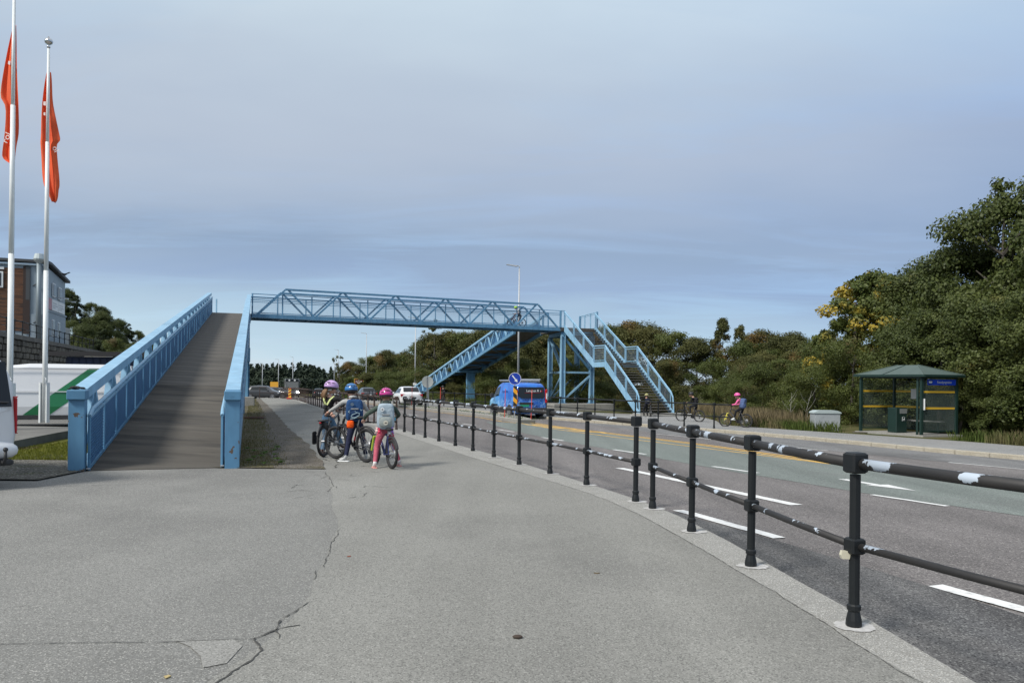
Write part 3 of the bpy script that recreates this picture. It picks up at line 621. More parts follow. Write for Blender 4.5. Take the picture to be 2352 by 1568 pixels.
FL=[(1.62,10.0),(1.14,11.62),(.66,13.06),(.15,14.5),(-.36,15.95),(-.87,17.45),(-1.37,18.85),(-1.91,20.3),(-2.42,21.6),(-2.9,22.85),(-3.35,24.1)]
railing('black street railing curving along the near kerb up to the child in pink trousers',FL,1.1,M_black,M_flake,M_flake)
F2=[(-3.78,25.3),(-11.46,46.5),(-17.7,64.5),(-26.5,88)]
railing('rust brown street railing running along the cycle path into the distance',fwalk(F2,25.3,87,1.42),1.08,M_rustpost,M_rustpost,M_rustpost)
FF=[(8.75,33.3),(7.75,34.6),(6.85,36),(6.05,37.7),(5.25,39.5),(4.45,41.2),(3.65,42.8),(2.8,44.4),(1.9,46.1)]
railing('black pipe railing on the far pavement in front of the stairs',FF,1.1,M_black,M_black,M_black,dz=.02,ends=(.9,0))
F3=[(1.2,47.6),(-2.6,56.2),(-5,60.7),(-8.4,65.9),(-12.5,75.5),(-20.6,98)]
railing('black pipe railing on the far side of the road beyond the blue van',fwalk(F3,47.6,97,1.9),1.1,M_black,M_black,M_black,dz=.02)
# white mortar collars round the near post feet
for x,y in [(2.18,4.9),(2.03,6.5),(1.88,8.0),(1.74,9.45),(1.62,10.0),(1.14,11.62),(.66,13.06),(.15,14.5),(-.36,15.95)]:
    mb=MB(); n=26; mb.v=[(x+.02,y,G(x,y)+.009)]+[(x+.02+(.13+random.uniform(-.018,.02))*math.cos(6.283*k/n),y+(.105+random.uniform(-.015,.02))*math.sin(6.283*k/n),G(x,y)+.0075) for k in range(n)]
    mb.f=[(0,k+1,(k+1)%n+1) for k in range(n)]; o=mb.build('mortar_patch',mat('mortar_patch',(.36,.355,.34),.9,0,(.50,.49,.475),20)); o['kind']='structure'
# reflector on the nearest post
o=L_(MB().prism([(-.022,-.024),(.025,-.026),(.03,0),(.025,.024),(-.022,.026),(-.03,.0)],'y',-.015,.015),'reflector',mat('cream_plastic',(.55,.52,.40),.4),None); o.location=(2.128,4.90,.46); tag(o,'small cream reflector fixed low on the nearest railing post','reflector')
# ------------------------------------------------------------ vegetation
def leafmat(name,a,b,c3=None,sc_=.25,trn=.25,rough=.55):
    m=bpy.data.materials.new(name); m.use_nodes=True; t=m.node_tree; n=t.nodes; L=t.links; p=n['Principled BSDF']
    g=n.new('ShaderNodeNewGeometry'); oi=n.new('ShaderNodeObjectInfo'); tcn=n.new('ShaderNodeTexCoord'); nz=n.new('ShaderNodeTexNoise'); nz.inputs['Scale'].default_value=sc_; nz.inputs['Detail'].default_value=3
    L.new(g.outputs['Position'],nz.inputs[0])
    mr=n.new('ShaderNodeMapRange'); mr.inputs[1].default_value=.35; mr.inputs[2].default_value=.65; L.new(nz.outputs[0],mr.inputs[0])
    ad=n.new('ShaderNodeMath'); ad.operation='MULTIPLY_ADD'; ad.inputs[1].default_value=.55; L.new(g.outputs['Random Per Island'],ad.inputs[0])
    q=n.new('ShaderNodeMath'); q.operation='MULTIPLY'; q.inputs[1].default_value=.45; L.new(mr.outputs[0],q.inputs[0]); L.new(q.outputs[0],ad.inputs[2])
    x=n.new('ShaderNodeMix'); x.data_type='RGBA'; x.inputs['A'].default_value=(*a,1); x.inputs['B'].default_value=(*b,1); L.new(ad.outputs[0],x.inputs['Factor']); cur=x.outputs['Result']
    if c3:
        y=n.new('ShaderNodeMix'); y.data_type='RGBA'; y.inputs['B'].default_value=(*c3[0],1); L.new(cur,y.inputs['A'])
        n2_=n.new('ShaderNodeTexNoise'); n2_.inputs['Scale'].default_value=c3[1]; n2_.inputs['Detail'].default_value=4; L.new(g.outputs['Position'],n2_.inputs[0])
        r=n.new('ShaderNodeMapRange'); r.inputs[1].default_value=c3[2]; r.inputs[2].default_value=c3[2]+.08; L.new(n2_.outputs[0],r.inputs[0]); L.new(r.outputs[0],y.inputs['Factor']); cur=y.outputs['Result']
    L.new(cur,p.inputs['Base Color']); p.inputs['Roughness'].default_value=rough; p.inputs['Specular IOR Level'].default_value=.3
    tr=n.new('ShaderNodeBsdfTranslucent'); L.new(cur,tr.inputs[0]); ms=n.new('ShaderNodeMixShader'); ms.inputs[0].default_value=trn
    L.new(p.outputs[0],ms.inputs[1]); L.new(tr.outputs[0],ms.inputs[2]); L.new(ms.outputs[0],n['Material Output'].inputs[0]); return m
ML_maple=leafmat('maple_leaves',(.032,.050,.012),(.105,.125,.032),((.16,.15,.04),.5,.63))
ML_maple2=leafmat('maple_leaves_turning',(.045,.070,.016),(.13,.15,.035),((.36,.27,.035),.42,.52))
ML_olive=leafmat('birch_willow_leaves',(.045,.055,.016),(.125,.125,.038),((.17,.115,.038),.22,.60),rough=.65)
ML_brown=leafmat('rowan_leaves_brownish',(.050,.056,.017),(.130,.125,.038),((.17,.11,.035),.3,.62),rough=.7)
ML_pine=leafmat('pine_needles',(.018,.032,.013),(.055,.072,.025),None,.3,.1,.75)
ML_bush=leafmat('bush_leaves',(.042,.062,.013),(.12,.14,.034),((.14,.11,.045),.6,.6))
ML_far=leafmat('far_forest',(.022,.036,.024),(.045,.062,.038),None,.1,.05,.8)
M_bark=mat('bark',(.07,.06,.05),.95,0,(.11,.10,.085),6,bump=.6,bscale=20,bdist=.02)
M_birch=mat('birch_bark',(.32,.31,.28),.85,0,(.06,.055,.05),5,.5,.62)
def crown_mesh(name,blobs,n,leaf,m,seed,clump=.22,cpb=16,up=.35,aspect=.62,droop=0):
    rg=np.random.RandomState(seed); B=np.array([b[:3] for b in blobs]); Rr=np.array([b[3:6] for b in blobs])
    vol=np.prod(Rr,axis=1)**(2/3); pb=vol/vol.sum()
    nc=cpb*len(blobs)//2; bi=rg.choice(len(blobs),nc,p=pb)
    d=rg.normal(size=(nc,3)); d/=np.linalg.norm(d,axis=1)[:,None]; d[:,2]=np.abs(d[:,2])*.9-.25*(rg.rand(nc))-.1
    rad=.55+.45*rg.rand(nc)**.6
    cc=B[bi]+d*Rr[bi]*rad[:,None]; csz=(Rr[bi].mean(axis=1)*clump*(.6+.8*rg.rand(nc)))
    ci=rg.choice(nc,n,p=csz**2/np.sum(csz**2)); off=rg.normal(size=(n,3)); off/=np.linalg.norm(off,axis=1)[:,None]; off*=(rg.rand(n,1)**.4)
    off[:,2]*=.65
    c=cc[ci]+off*csz[ci][:,None]
    if droop: c[:,2]-=droop*rg.rand(n)**2
    nrm=off*.6+d[ci]*.5+rg.normal(size=(n,3))*.55; nrm[:,2]+=up; nrm/=np.linalg.norm(nrm,axis=1)[:,None]
    t=np.cross(nrm,rg.normal(size=(n,3))); t/=np.linalg.norm(t,axis=1)[:,None]; b=np.cross(nrm,t)
    s=leaf*(.6+.8*rg.rand(n,1))*.5
    v=np.stack([c-t*s,c+b*s*aspect+nrm*s*.18,c+t*s,c-b*s*aspect+nrm*s*.18],axis=1).reshape(-1,3)
    me=bpy.data.meshes.new(name); me.vertices.add(4*n); me.vertices.foreach_set('co',v.ravel()); me.loops.add(4*n); me.loops.foreach_set('vertex_index',np.arange(4*n,dtype=np.int32))
    me.polygons.add(n); me.polygons.foreach_set('loop_start',np.arange(0,4*n,4,dtype=np.int32)); me.polygons.foreach_set('loop_total',np.full(n,4,dtype=np.int32))
    me.update(calc_edges=True); me.materials.append(m); return me
def round_blobs(rg,k,h,w,base=.15,taper=.3,rr=(.22,.34)):
    bl=[]
    for i in range(k):
        z=base*h+(h*(1-base))*((i+.5)/k); f=1-taper*abs((z/h-.5)*2)**1.5 if z/h>.5 else 1
        r=h*rg.uniform(*rr); a=rg.uniform(0,6.28); q=max(0,(w/2*f-r*.6))*rg.uniform(.3,1)
        bl.append((q*math.cos(a),q*math.sin(a),min(z,h-r*.75),r*w/h*rg.uniform(.8,1.1),r*w/h*rg.uniform(.8,1.1),r*rg.uniform(.75,1)))
    return bl
# prototypes: unit height 10 m
def proto(kind,i):
    rg=random.Random(hash((kind,i))%1000 if False else i*31+len(kind)*7)
    if kind=='maple': return crown_mesh('crown',round_blobs(rg,24,10,9,.03,.85,(.13,.22)),46000,.14,ML_maple,i+1,.42,26,.35,.75,.25)
    if kind=='spire':
        bl=[(rg.uniform(-.35,.35),rg.uniform(-.35,.35),.8+k*.82,(1.9-.155*k)*rg.uniform(.8,1.2),(1.9-.155*k)*rg.uniform(.8,1.2),.95) for k in range(11)]
        return crown_mesh('crown',bl,24000,.145,ML_maple,i+30,.40,26,.3,.75,.2)
    if kind=='turning': return crown_mesh('crown',round_blobs(rg,20,10,8.5,.08,.35,(.14,.21)),24000,.20,ML_maple2,i+40,.36,20,.4,.75)
    if kind=='bush': return crown_mesh('crown',round_blobs(rg,20,10,13,.0,.6,(.15,.26)),30000,.20,ML_bush,i+9,.45,22,.35,.5,.3)
    if kind=='olive': return crown_mesh('crown',round_blobs(rg,22,10,7.8,.03,.85,(.12,.21)),26000,.17,[ML_olive,ML_brown,ML_bush][i%3],i+20,.45,22,.2,.5,.5)
    if kind=='birch': return crown_mesh('crown',round_blobs(rg,18,10,4.4,.08,1.0,(.11,.19)),13000,.18,ML_olive,i+60,.34,14,.1,.5,.5)
    if kind=='pine':
        bl=[]
        for k in range(11):
            z=3.2+k*.62; r=(2.0 if k<8 else 1.4)*rg.uniform(.7,1.1); a=rg.uniform(0,6.28); q=rg.uniform(.5,1.8)*(1-.06*k)
            bl.append((q*math.cos(a),q*math.sin(a),z,r,r,.75))
        return crown_mesh('crown',bl,9000,.3,ML_pine,i+80,.34,14,.6,.3)
    if kind=='spruce':
        bl=[(0,0,1.2+k*.95,(2.1-.2*k)*1.0,(2.1-.2*k)*1.0,.9) for k in range(9)]
        return crown_mesh('crown',bl,3500,.5,ML_far,i+100,.36,12,.1,.4,.3)
    if kind=='sparse': return crown_mesh('crown',round_blobs(rg,8,10,6,.3,.4,(.14,.2)),2600,.22,ML_brown,i+70,.4,8,.2,.5)
PRO={}
def trunk_mb(rg,h,r,br=5,lean=.3,spread=.5):
    mb=MB(); pts=[(0,0,-.3)]; x=y=0
    for k in range(1,7): x+=rg.uniform(-lean,lean)*.3; y+=rg.uniform(-lean,lean)*.3; pts.append((x,y,h*.85*k/6))
    mb.tube(pts,[r*(1-.14*k) for k in range(7)],7)
    for k in range(br):
        i=rg.choice((2,3,4,5)); p=V(pts[i]); a=rg.uniform(0,6.28); l=h*rg.uniform(.18,.32)*spread*1.6
        q=p+V((math.cos(a)*l*.6,math.sin(a)*l*.6,l*.45)); s=q+V((math.cos(a+.3)*l*.5,math.sin(a+.3)*l*.5,l*.5))
        mb.tube([p,q,s],[r*.42,r*.26,r*.08],5)
    return mb
def tree(kind,i,x,y,h,label,group=None,wf=1,name='tree',cat='tree',z=None,birchbark=False,trunk=True):
    key=(kind,i%3)
    if key not in PRO: PRO[key]=proto(*key)
    if z is None: z=G(x,y)-.15
    rg=random.Random(int(x*7+y*13))
    t=thing(name,label,cat,(x,y,z),rg.uniform(0,6.28),group)
    if trunk: L_(trunk_mb(rg,h*.92,h*.017+.03,6 if kind not in('spruce',) else 2,spread=.30),'trunk',M_birch if birchbark or kind=='birch' else M_bark,t)
    o=bpy.data.objects.new('crown',PRO[key]); col.objects.link(o); o.parent=t; s=h/10; o.scale=(s*wf,s*wf,s); o.rotation_euler=(0,0,rg.uniform(0,6.28)); return t
ORD=['first','second','third','fourth','fifth','sixth','seventh','eighth','ninth','tenth','eleventh','twelfth','thirteenth','fourteenth','fifteenth','sixteenth','seventeenth','eighteenth','nineteenth','twentieth']
# big maples behind the shelter: (x at image, depth, height)
def row(lst,text,group,**k):
    lst=sorted(lst,key=lambda t:t[2]/t[3])
    for j,(kind,i,x,y,h,*r) in enumerate(lst):
        tree(kind,i,x,y,h,text%ORD[j],group,wf=r[0] if r else 1,**k)
row([('turning',0,21.1,47,9.4),('turning',1,22.9,46,8.6)],'%s autumn tree from the stairs with yellow patches in its crown','turning trees behind the bus shelter')
row([('maple',0,24.2,45.5,9.6),('maple',1,24.0,41,10.2),('maple',2,24.6,38,12.4,.85),('maple',0,26.3,35,11.2),('spire',0,23.9,37.2,13.2,.9),('spire',1,23.2,41.5,11.2,.8)],'%s tall dark maple rising behind the shelter, counted from the left','maples behind the bus shelter')
row([('bush',0,20.6,51,5.3),('bush',1,18.4,42,5.0),('maple',1,19.8,38.6,5.4,1.2),('maple',2,20.4,36.6,6.0,1.2),('maple',0,21.5,34,6.4,1.2),('maple',1,21.6,30.5,6.6,1.2),('maple',2,23.4,27,6.8,1.2)],'%s leafy broad bush from the left behind shelter and cabinet','broad bushes behind the pavement',name='bush',cat='bush')
row([('bush',2,16.3,42,3.4),('bush',0,18.3,37.6,3.2),('maple',1,19.4,33.4,3.2,1.4),('maple',2,20.2,30.0,3.0,1.4),('maple',0,20.2,27.5,2.2,1.5),('bush',1,13.5,45.5,2.6),('bush',2,14.6,52,2.6),('bush',0,15,49,3.6)],'%s low bush from the left at the foot of the tall greenery','low bushes by the far pavement',name='bush',cat='bush')
mid=[(795,-43.11,200,9.7),(815,-36.76,180,8.2),(845,-30.92,165,9.7),(880,-25.15,150,9.9),(920,-20.31,140,9.2),(950,-16.68,130,10.7),(985,-13.25,122,11),(1020,-10.22,115,11),(1060,-7.29,110,10.6),(1100,-4.59,105,10.6),(1140,-2.11,100,9.9),(1180,.15,95,9.2),(1220,2.22,92,9.1),(1260,4.2,90,9)]
for j,(px,x,y,h) in enumerate(mid): tree('olive',j,x+1,y,h,'%s dense olive green tree of the road side belt, counting from the far end'%ORD[j],'trees of the belt behind the bridge',wf=1.3)
for j,(px,x,y,h) in enumerate(mid): tree('olive' if j%2 else 'maple',j+1,x+5.5,y+7,h*.93,'%s tree of the second row behind the bridge, half hidden, from the far end'%ORD[j],'second row of the belt behind the bridge',wf=1.35)
mid2=[(6.3,84,8),(8.26,80,8.2),(10.51,80,9),(12.01,78,9),(13.85,76,8.5),(15.58,74,7.8),(17.2,72,6.9),(19.62,72,8.8),(21.26,72,8),(22.27,70,6.3),(22.86,66,5.7),(23.2,62,5.4),(23.04,57,5.0)]
for j,(x,y,h) in enumerate(mid2): tree('birch' if j in(7,8) else 'olive',j+(1 if j>8 else 0),x,y,h,('%s slender pale birch among the trees right of the stairs' if j in(7,8) else '%s olive brown tree behind the stairs, counted away from the bridge tower')%ORD[j-7 if j in (7,8) else j],'trees of the belt behind the stairs',wf=1.0 if j in(7,8) else 1.25)
# second layer, lower, closing the belt to the ground
j=0
for j2,(x,y,h) in enumerate([(22.5,70,7.6),(20.2,68,6.6),(24,66,7.0),(13.2,66,4.6),(15.8,63,4.4),(18.2,60,4.6),(20.5,63,5.2),(19.8,56,4.4),(17,57,3.8),(9.6,70,5.2),(6,76,5.4)]): tree('olive',j2+1,x,y,h,'%s shorter tree filling the gap between the stairs and the autumn trees'%ORD[j2],'shorter trees in front of the belt',wf=1.35)
for y in list(range(56,150,6)):
    x=pback(y)+3.2+(y*7%5)*.5; tree('bush' if j%2 else 'olive',j,x,y,3.2+((j*37)%5)*.35,'%s low shrub along the back of the far pavement beyond the railing'%ORD[j],'low shrubs under the belt',wf=1.25,name='bush',cat='bush',trunk=False); j+=1
tree('sparse',1,-11.2,112,12.2,'thin half bare tree sticking up beside the lamp post under the bridge',wf=.8)
tree('sparse',2,-44.0,195,11.8,'lone pine crown standing above the far end of the tree belt',wf=.55)
# rough verge grass and dead stems
def tufts(name,fn,n,m,h,seed,wd=.012,lean=.5):
    rg=np.random.RandomState(seed); P=[]
    while len(P)<n: 
        p=fn(rg)
        if p is not None: P.append((p[0],p[1],G(p[0],p[1])+p[2]))
    P=np.array(P); hh=h*(.4+.9*rg.rand(n,1)); a=rg.rand(n)*6.283; dx=np.stack([np.cos(a),np.sin(a),0*a],1); l=np.stack([np.cos(a+1.3),np.sin(a+1.3),0*a],1)*lean*hh*rg.rand(n,1)
    up=np.array([[0,0,1.]]); v=np.stack([P-dx*wd*(1+hh),P+dx*wd*(1+hh),P+up*hh*.6+l*.4+dx*wd*.7,P+up*hh+l],1).reshape(-1,3)
    me=bpy.data.meshes.new(name); me.vertices.add(4*n); me.vertices.foreach_set('co',v.ravel()); me.loops.add(4*n); me.loops.foreach_set('vertex_index',np.arange(4*n,dtype=np.int32))
    me.polygons.add(n); me.polygons.foreach_set('loop_start',np.arange(0,4*n,4,dtype=np.int32)); me.polygons.foreach_set('loop_total',np.full(n,4,dtype=np.int32)); me.update(calc_edges=True); me.materials.append(m)
    o=bpy.data.objects.new(name,me); col.objects.link(o); o['kind']='stuff'; return o
ML_grass=leafmat('verge_grass',(.045,.075,.012),(.11,.14,.03),((.19,.155,.08),.35,.52),rough=.8)
ML_dead=leafmat('dead_grass',(.15,.12,.065),(.26,.21,.12),None,rough=.85)
ML_weed=leafmat('weeds',(.04,.085,.012),(.08,.14,.02),None,rough=.7)
def vf(y0,y1,w): 
    def f(rg):
        y=rg.uniform(y0,y1); x=pback(y)+.05+abs(rg.normal())*w
        if 14.0<x<19.2 and 29.0<y<36.4 or 52<y<62 and x<9: return None
        if y<36 and rg.rand()<.55: return None
        return (x,y,.0)
    return f
tufts('verge_grass',vf(22,70,1.2),26000,ML_grass,.42,3,.011); tufts('dead_grass',vf(36,56,1.5),15000,ML_dead,.75,4,.007,.3); tufts('verge_grass',vf(70,130,1.6),6000,ML_grass,.6,5,.03)
def ptc(rg):
    x,y=rg.uniform(-12,-7),rg.uniform(13.4,70)
    xr=P1(max(0,(y-13)/.948),2.62,0).x+.1
    x=xr+(pe(y)-xr)*.62*rg.rand()**1.2
    return (x,y,.0) if pe(y)-x>.15+.5*rg.rand() and rg.rand()<.9 else None
MATS2={'moss_grass':leafmat('dry_moss_grass',(.085,.088,.022),(.15,.145,.045),((.16,.125,.06),1.0,.5))}
tufts('path_side_grass',lambda rg:ptc(rg) if rg.rand()<.5 else (lambda q:q if q and q[1]>24 else None)(ptc(rg)),6000,MATS2['moss_grass'],.08,6,.006)
def nearg(rg):
    y=rg.uniform(13.45,20); xr=P1((y-13)/.948,2.62,0).x+.05; x=xr+abs(rg.normal())*.42
    return (x,y,.0) if x<pe(y)-.3 else None
tufts('path_side_grass',nearg,3500,leafmat('moss_grass',(.09,.085,.018),(.15,.14,.035),((.15,.11,.05),1.0,.5)),.045,8,.005)
sheet('gravel_shoulder',mat('brown_gravel',(.115,.100,.082),.95,0,(.155,.14,.118),2,.35,.65,8,.8,60,.015,.2,speck=(70,(.05,.045,.035),(.24,.22,.19)),third=((.075,.07,.03),1.3,.56,.7)),lambda y:P1((y-13)/.948,0,0).x-.4,lambda y:pe(y)+.05+.04*math.sin(y*3.1),13.38,75,.012,6,kind='structure')
sheet('grass_strip',M_grass_soil,lambda y:P1((y-13)/.948,0,0).x-.4,lambda y:P1((y-13)/.948,2.62,0).x+(pe(y)-P1((y-13)/.948,2.62,0).x)*(.48+.06*math.sin(y*2.3)+.04*math.sin(y*7.1)),13.38,75,.018,6,kind='structure')
# low broad leaves near the ramp foot
for k in range(14):
    y=13.8+k*.27; x=P1((y-13)/.948,2.62,0).x+random.uniform(.25,1.0); mb=MB()
    for j in range(6):
        a=j*1.05+random.random(); l=random.uniform(.06,.13); c,s=math.cos(a),math.sin(a)
        mb.add([(x,y,.02),(x+c*l*.5-s*l*.25,y+s*l*.5+c*l*.25,.06),(x+c*l,y+s*l,.035),(x+c*l*.5+s*l*.25,y+s*l*.5-c*l*.25,.06)],[(0,1,2,3)])
    o=mb.build('dandelion_plant',ML_weed); tag(o,'low leafy weed in the moss by the right ramp post, %s nearest to the camera'%ORD[k],'weed','leafy weeds beside the ramp foot')
# dead saplings on the verge
for j,(x,y,h) in enumerate([(13.9,38.6,1.7),(14.7,38.2,1.8)]):
    rg=random.Random(j); mb=MB(); mb.tube([(0,0,0),(rg.uniform(-.1,.1),0,h*.5),(rg.uniform(-.3,.3),.1,h)],[.013,.010,.004],5)
    for k in range(4): z=h*(.35+.13*k); a=rg.choice((-1,1)); mb.tube([(0,0,z),(a*.25,.05,z+.3),(a*.4,.05,z+.6)],[.007,.005,.003],4)
    t=L_(mb,'bare_sapling',M_birch,None); t.location=(x,y,G(x,y)); tag(t,'pale leafless sapling, %s from the left, in the verge near the cyclist in pink'%ORD[j],'sapling','bare saplings on the verge')
# distant wooded ridge, and low woodland beyond the junction
def forest(name,pts,n,m,leaf,seed,spread,hz):
    rg=np.random.RandomState(seed); c=[]
    for (x,y,z,h) in pts:
        k=n; t=rg.rand(k); r=(1-t)**.8*h*.22+.2; a=rg.rand(k)*6.28; q=r*rg.rand(k)**.5
        c.append(np.stack([x+q*np.cos(a),y+q*np.sin(a),z+t*h],1))
    c=np.concatenate(c); N_=len(c); nr=rg.normal(size=(N_,3)); nr[:,2]+=.4; nr/=np.linalg.norm(nr,axis=1)[:,None]; t=np.cross(nr,rg.normal(size=(N_,3))); t/=np.linalg.norm(t,axis=1)[:,None]; b=np.cross(nr,t); s=leaf*(.5+rg.rand(N_,1))*.5
    v=np.stack([c-t*s,c+b*s*.6,c+t*s,c-b*s*.6],1).reshape(-1,3); me=bpy.data.meshes.new(name); me.vertices.add(4*N_); me.vertices.foreach_set('co',v.ravel()); me.loops.add(4*N_); me.loops.foreach_set('vertex_index',np.arange(4*N_,dtype=np.int32))
    me.polygons.add(N_); me.polygons.foreach_set('loop_start',np.arange(0,4*N_,4,dtype=np.int32)); me.polygons.foreach_set('loop_total',np.full(N_,4,dtype=np.int32)); me.update(calc_edges=True); me.materials.append(m)
    o=bpy.data.objects.new(name,me); col.objects.link(o); o['kind']='stuff'; return o
rg=random.Random(5); pts=[]
for k in range(330):
    y=rg.uniform(300,430); x=y*(-.40+.22*rg.random())-rg.uniform(0,20); edge=min(1,max(.0,(-x/y-.18)/.09)); h=(7.5+5*edge*(.75+.25*math.sin(x*.045)))*rg.uniform(.62,1.08)
    pts.append((x,y,-4,h*y/360))
for k in range(160): y=rg.uniform(235,300); pts.append((y*-(.23+.2*rg.random()),y,-4,rg.uniform(4,6.0)))
forest('far_forest',pts,110,ML_far,1.7,3,0,0)
# wooded hill on the left
def hillz(x,y): 
    e=((x+72)/26)**2+((y-118)/42)**2; return 9.5*math.exp(-e)*min(1,max(0,(-43-x)/14))
mb=MB(); xs=[-150+4*i for i in range(28)]; ys=[84+5*i for i in range(22)]
for y in ys:
    for x in xs: mb.v.append((x,y,G(x,y)-.6+hillz(x,y)))
for j in range(21):
    for i in range(27): k=j*28+i; mb.f.append((k,k+1,k+29,k+28))
mb.build('hill',M_grass_far,kind='structure')
hl=[(150,-66.81,115,14.96),(175,-62.34,110,13.46),(205,-61.57,112,12.75),(240,-58.28,110,11.64),(270,-55.38,108,9.95),(295,-54.84,110,9.5),(320,-54.25,112,8.72),(345,-54.05,115,6.65),(190,-53,95,8.35),(230,-50.84,95,7.57),(270,-47.15,92,6.63),(310,-44.08,90,5.77),(165,-57.21,100,9.26),(120,-72,118,16.5),(255,-55.5,104,10.6),(222,-60,113,12.3),(335,-50,108,6.9)]
hl.sort(key=lambda t:t[1]/t[2])
for j,(px,x,y,top) in enumerate(hl):
    zb_=-.9+hillz(x,y); h=max(5.5,min(top-zb_,9)); tree('pine' if j%3==0 else ('maple' if j%3==1 else 'olive'),j,x,y,h,'%s dark tree from the building on the wooded hill at the left'%ORD[j],'trees on the hill behind the grey building',z=top-h,wf=.95)
# ------------------------------------------------------------ wall, terrace and building on the left
wd=V((-.33,.944,0)); wn=V((.944,.33,0)); W0=V((-34.6,54,0)); ZW=4.45
WP=lambda t,o,z: W0+wd*t+wn*o+V((0,0,z))
M_stone=mat('wall_stone',(.13,.12,.10),.95,0,(.19,.175,.145),2.5,.3,.7,8,.8,12,.03,.2,third=((.07,.068,.06),1.2,.55,.75)); M_stone2=mat('wall_stone_dark',(.085,.08,.07),.95,0,(.13,.12,.10),3,.3,.7,8,.8,12,.03,.2)
rw=thing('retaining_wall','grey retaining wall of rough stone blocks below the wooden building','wall',(W0.x,W0.y,0))
for (z,h,o) in ((1.9,4.1,0),(4.22,.46,.12)): pass
MB().beam(WP(-24,-.35,1.9),WP(34,-.35,1.9),.5,4.2).build('wall_core',M_stone2,rw); MB().beam(WP(-24,-.2,4.3),WP(34,-.2,4.3),.75,.32).build('coping',mat('coping_dark',(.10,.095,.085),.9,0,(.15,.14,.12),2),rw)
rg=random.Random(3); protos=[]
for k in range(6):
    m=MB().cbox((0,0,0),(1,.3,1),.06); m.v=[(x+rg.uniform(-.04,.04),y+(rg.uniform(0,.09) if y>0 else 0),z+rg.uniform(-.05,.05)) for x,y,z in m.v]
    me=bpy.data.meshes.new('stone'); me.from_pydata(m.v,[],m.f); me.materials.append(M_stone if k%3 else M_stone2); protos.append(me)
cnt=0
for r in range(5):
    t=-13+rg.uniform(0,.5)
    while t<22:
        l=rg.uniform(.5,1.05); h=.43
        o=bpy.data.objects.new('stone',protos[rg.randrange(6)]); col.objects.link(o); o.parent=rw; p=WP(t+l/2,-.12+rg.uniform(-.05,.07),2.15+r*.44)-V(rw.location); o.location=p; o.scale=(l-.035,1,h-rg.uniform(.02,.06)); o.rotation_euler=(0,rg.uniform(-.03,.03),math.atan2(wd.y,wd.x)+math.pi); t+=l; cnt+=1
mb=MB(); mb.add([WP(-24,-.4,ZW),WP(60,-.4,ZW),WP(60,-45,ZW),WP(-24,-45,ZW)],[(0,1,2,3)]); mb.build('terrace',M_yard,kind='structure')
pts=[(WP(t,-.25,0).x,WP(t,-.25,0).y) for t in [-8+2.0*k for k in range(20)]]
railing('dark pipe railing standing on top of the stone retaining wall',pts,1.12,M_black,M_black,M_black,gz=lambda x,y:ZW)
bd=thing('office_building','grey blue and dark wooden building standing above the retaining wall','building',(-40.2,66,ZW))
fd=V((-.944,-.33,0)); C0=V((-40.2,66,0)); ZT_=11.2
M_grey=mat('grey_blue_cladding',(.24,.30,.345),.6,0,(.28,.34,.385),1,.3,.7); M_wood=mat('dark_stained_wood',(.085,.036,.018),.75,0,(.15,.066,.03),1.5,.35,.65,8,.2,20,.004,stretch=(1,1,8),third=((.035,.018,.012),.8,.5,.62))
M_fr=mat('white_frame',(.66,.68,.68),.5); M_dkroof=mat('dark_roof_edge',(.05,.055,.06),.6)
FP=lambda t,o,z:C0+fd*t-V((-.33,.944,0))*o+V((0,0,z))   # o out of the front (towards the camera)
SPp=lambda t,o,z:C0+wd*t+wn*o+V((0,0,z))
mb=MB(); q=[C0,C0+wd*8.4,C0+wd*8.4+fd*16,C0+fd*16]; zt2=[ZT_,10.6,10.6,ZT_]; mb.add([at_(p,ZW) for p in q]+[at_(p,z) for p,z in zip(q,zt2)],[(0,1,5,4),(1,2,6,5),(2,3,7,6),(3,0,4,7),(4,5,6,7)]); mb.build('wall',M_grey,bd)
# monopitch roof edge
o_=V((0,0,.12)); rb=[C0-wd*.35+wn*.35,C0+wd*1.3+wn*.35,C0+wd*8.9+wn*.35,C0+wd*8.9+fd*16,C0+wd*1.3+fd*16,C0-wd*.35+fd*16]; zr=[11.3,11.33,10.62,10.62,11.33,11.3]
mb=MB(); mb.add([at_(p,z) for p,z in zip(rb,zr)]+[at_(p,z+.22) for p,z in zip(rb,zr)],[(0,1,7,6),(1,2,8,7),(2,3,9,8),(3,4,10,9),(4,5,11,10),(5,0,6,11),(6,7,10,11),(7,8,9,10),(0,5,4,1),(1,4,3,2)]); mb.build('roof',M_dkroof,bd)
MB().beam(FP(0,.2,11.12),FP(14,.2,11.12),.12,.16).build('gutter',mat('gutter_blue_grey',(.42,.52,.60),.4),bd)
for k in range(36):   # wooden boards, horizontal
    z=5.5+k*.148; MB().beam(FP(1.5,.06+.012*(k*7%3),z),FP(12,.06+.012*(k*7%3),z),.03,.136).build('board',M_wood,bd)
MB().beam(FP(1.15,.10,8.1),FP(1.15,.10,10.95),.3,.06,V((0,0,1)).cross(fd)).build('corner_board',M_dkroof,bd)
MB().add([FP(.98,.12,5.2),FP(1.5,.12,5.2),FP(1.5,.12,10.95),FP(.98,.12,10.95)],[(0,1,2,3)]).build('corner_panel',mat('black_brown_panel',(.03,.016,.012),.7),bd)
wv=MB().beam(FP(2.95,.16,9.72),FP(5.3,.16,9.72),.06,1.36).build('window',M_fr,bd); MB().beam(FP(3.1,.20,9.72),FP(5.2,.20,9.72),.04,1.1).build('pane',M_glass,wv)
MB().beam(FP(2.9,.13,10.68),FP(5.4,.13,10.68),.06,.2).build('window_board',M_fr,bd)
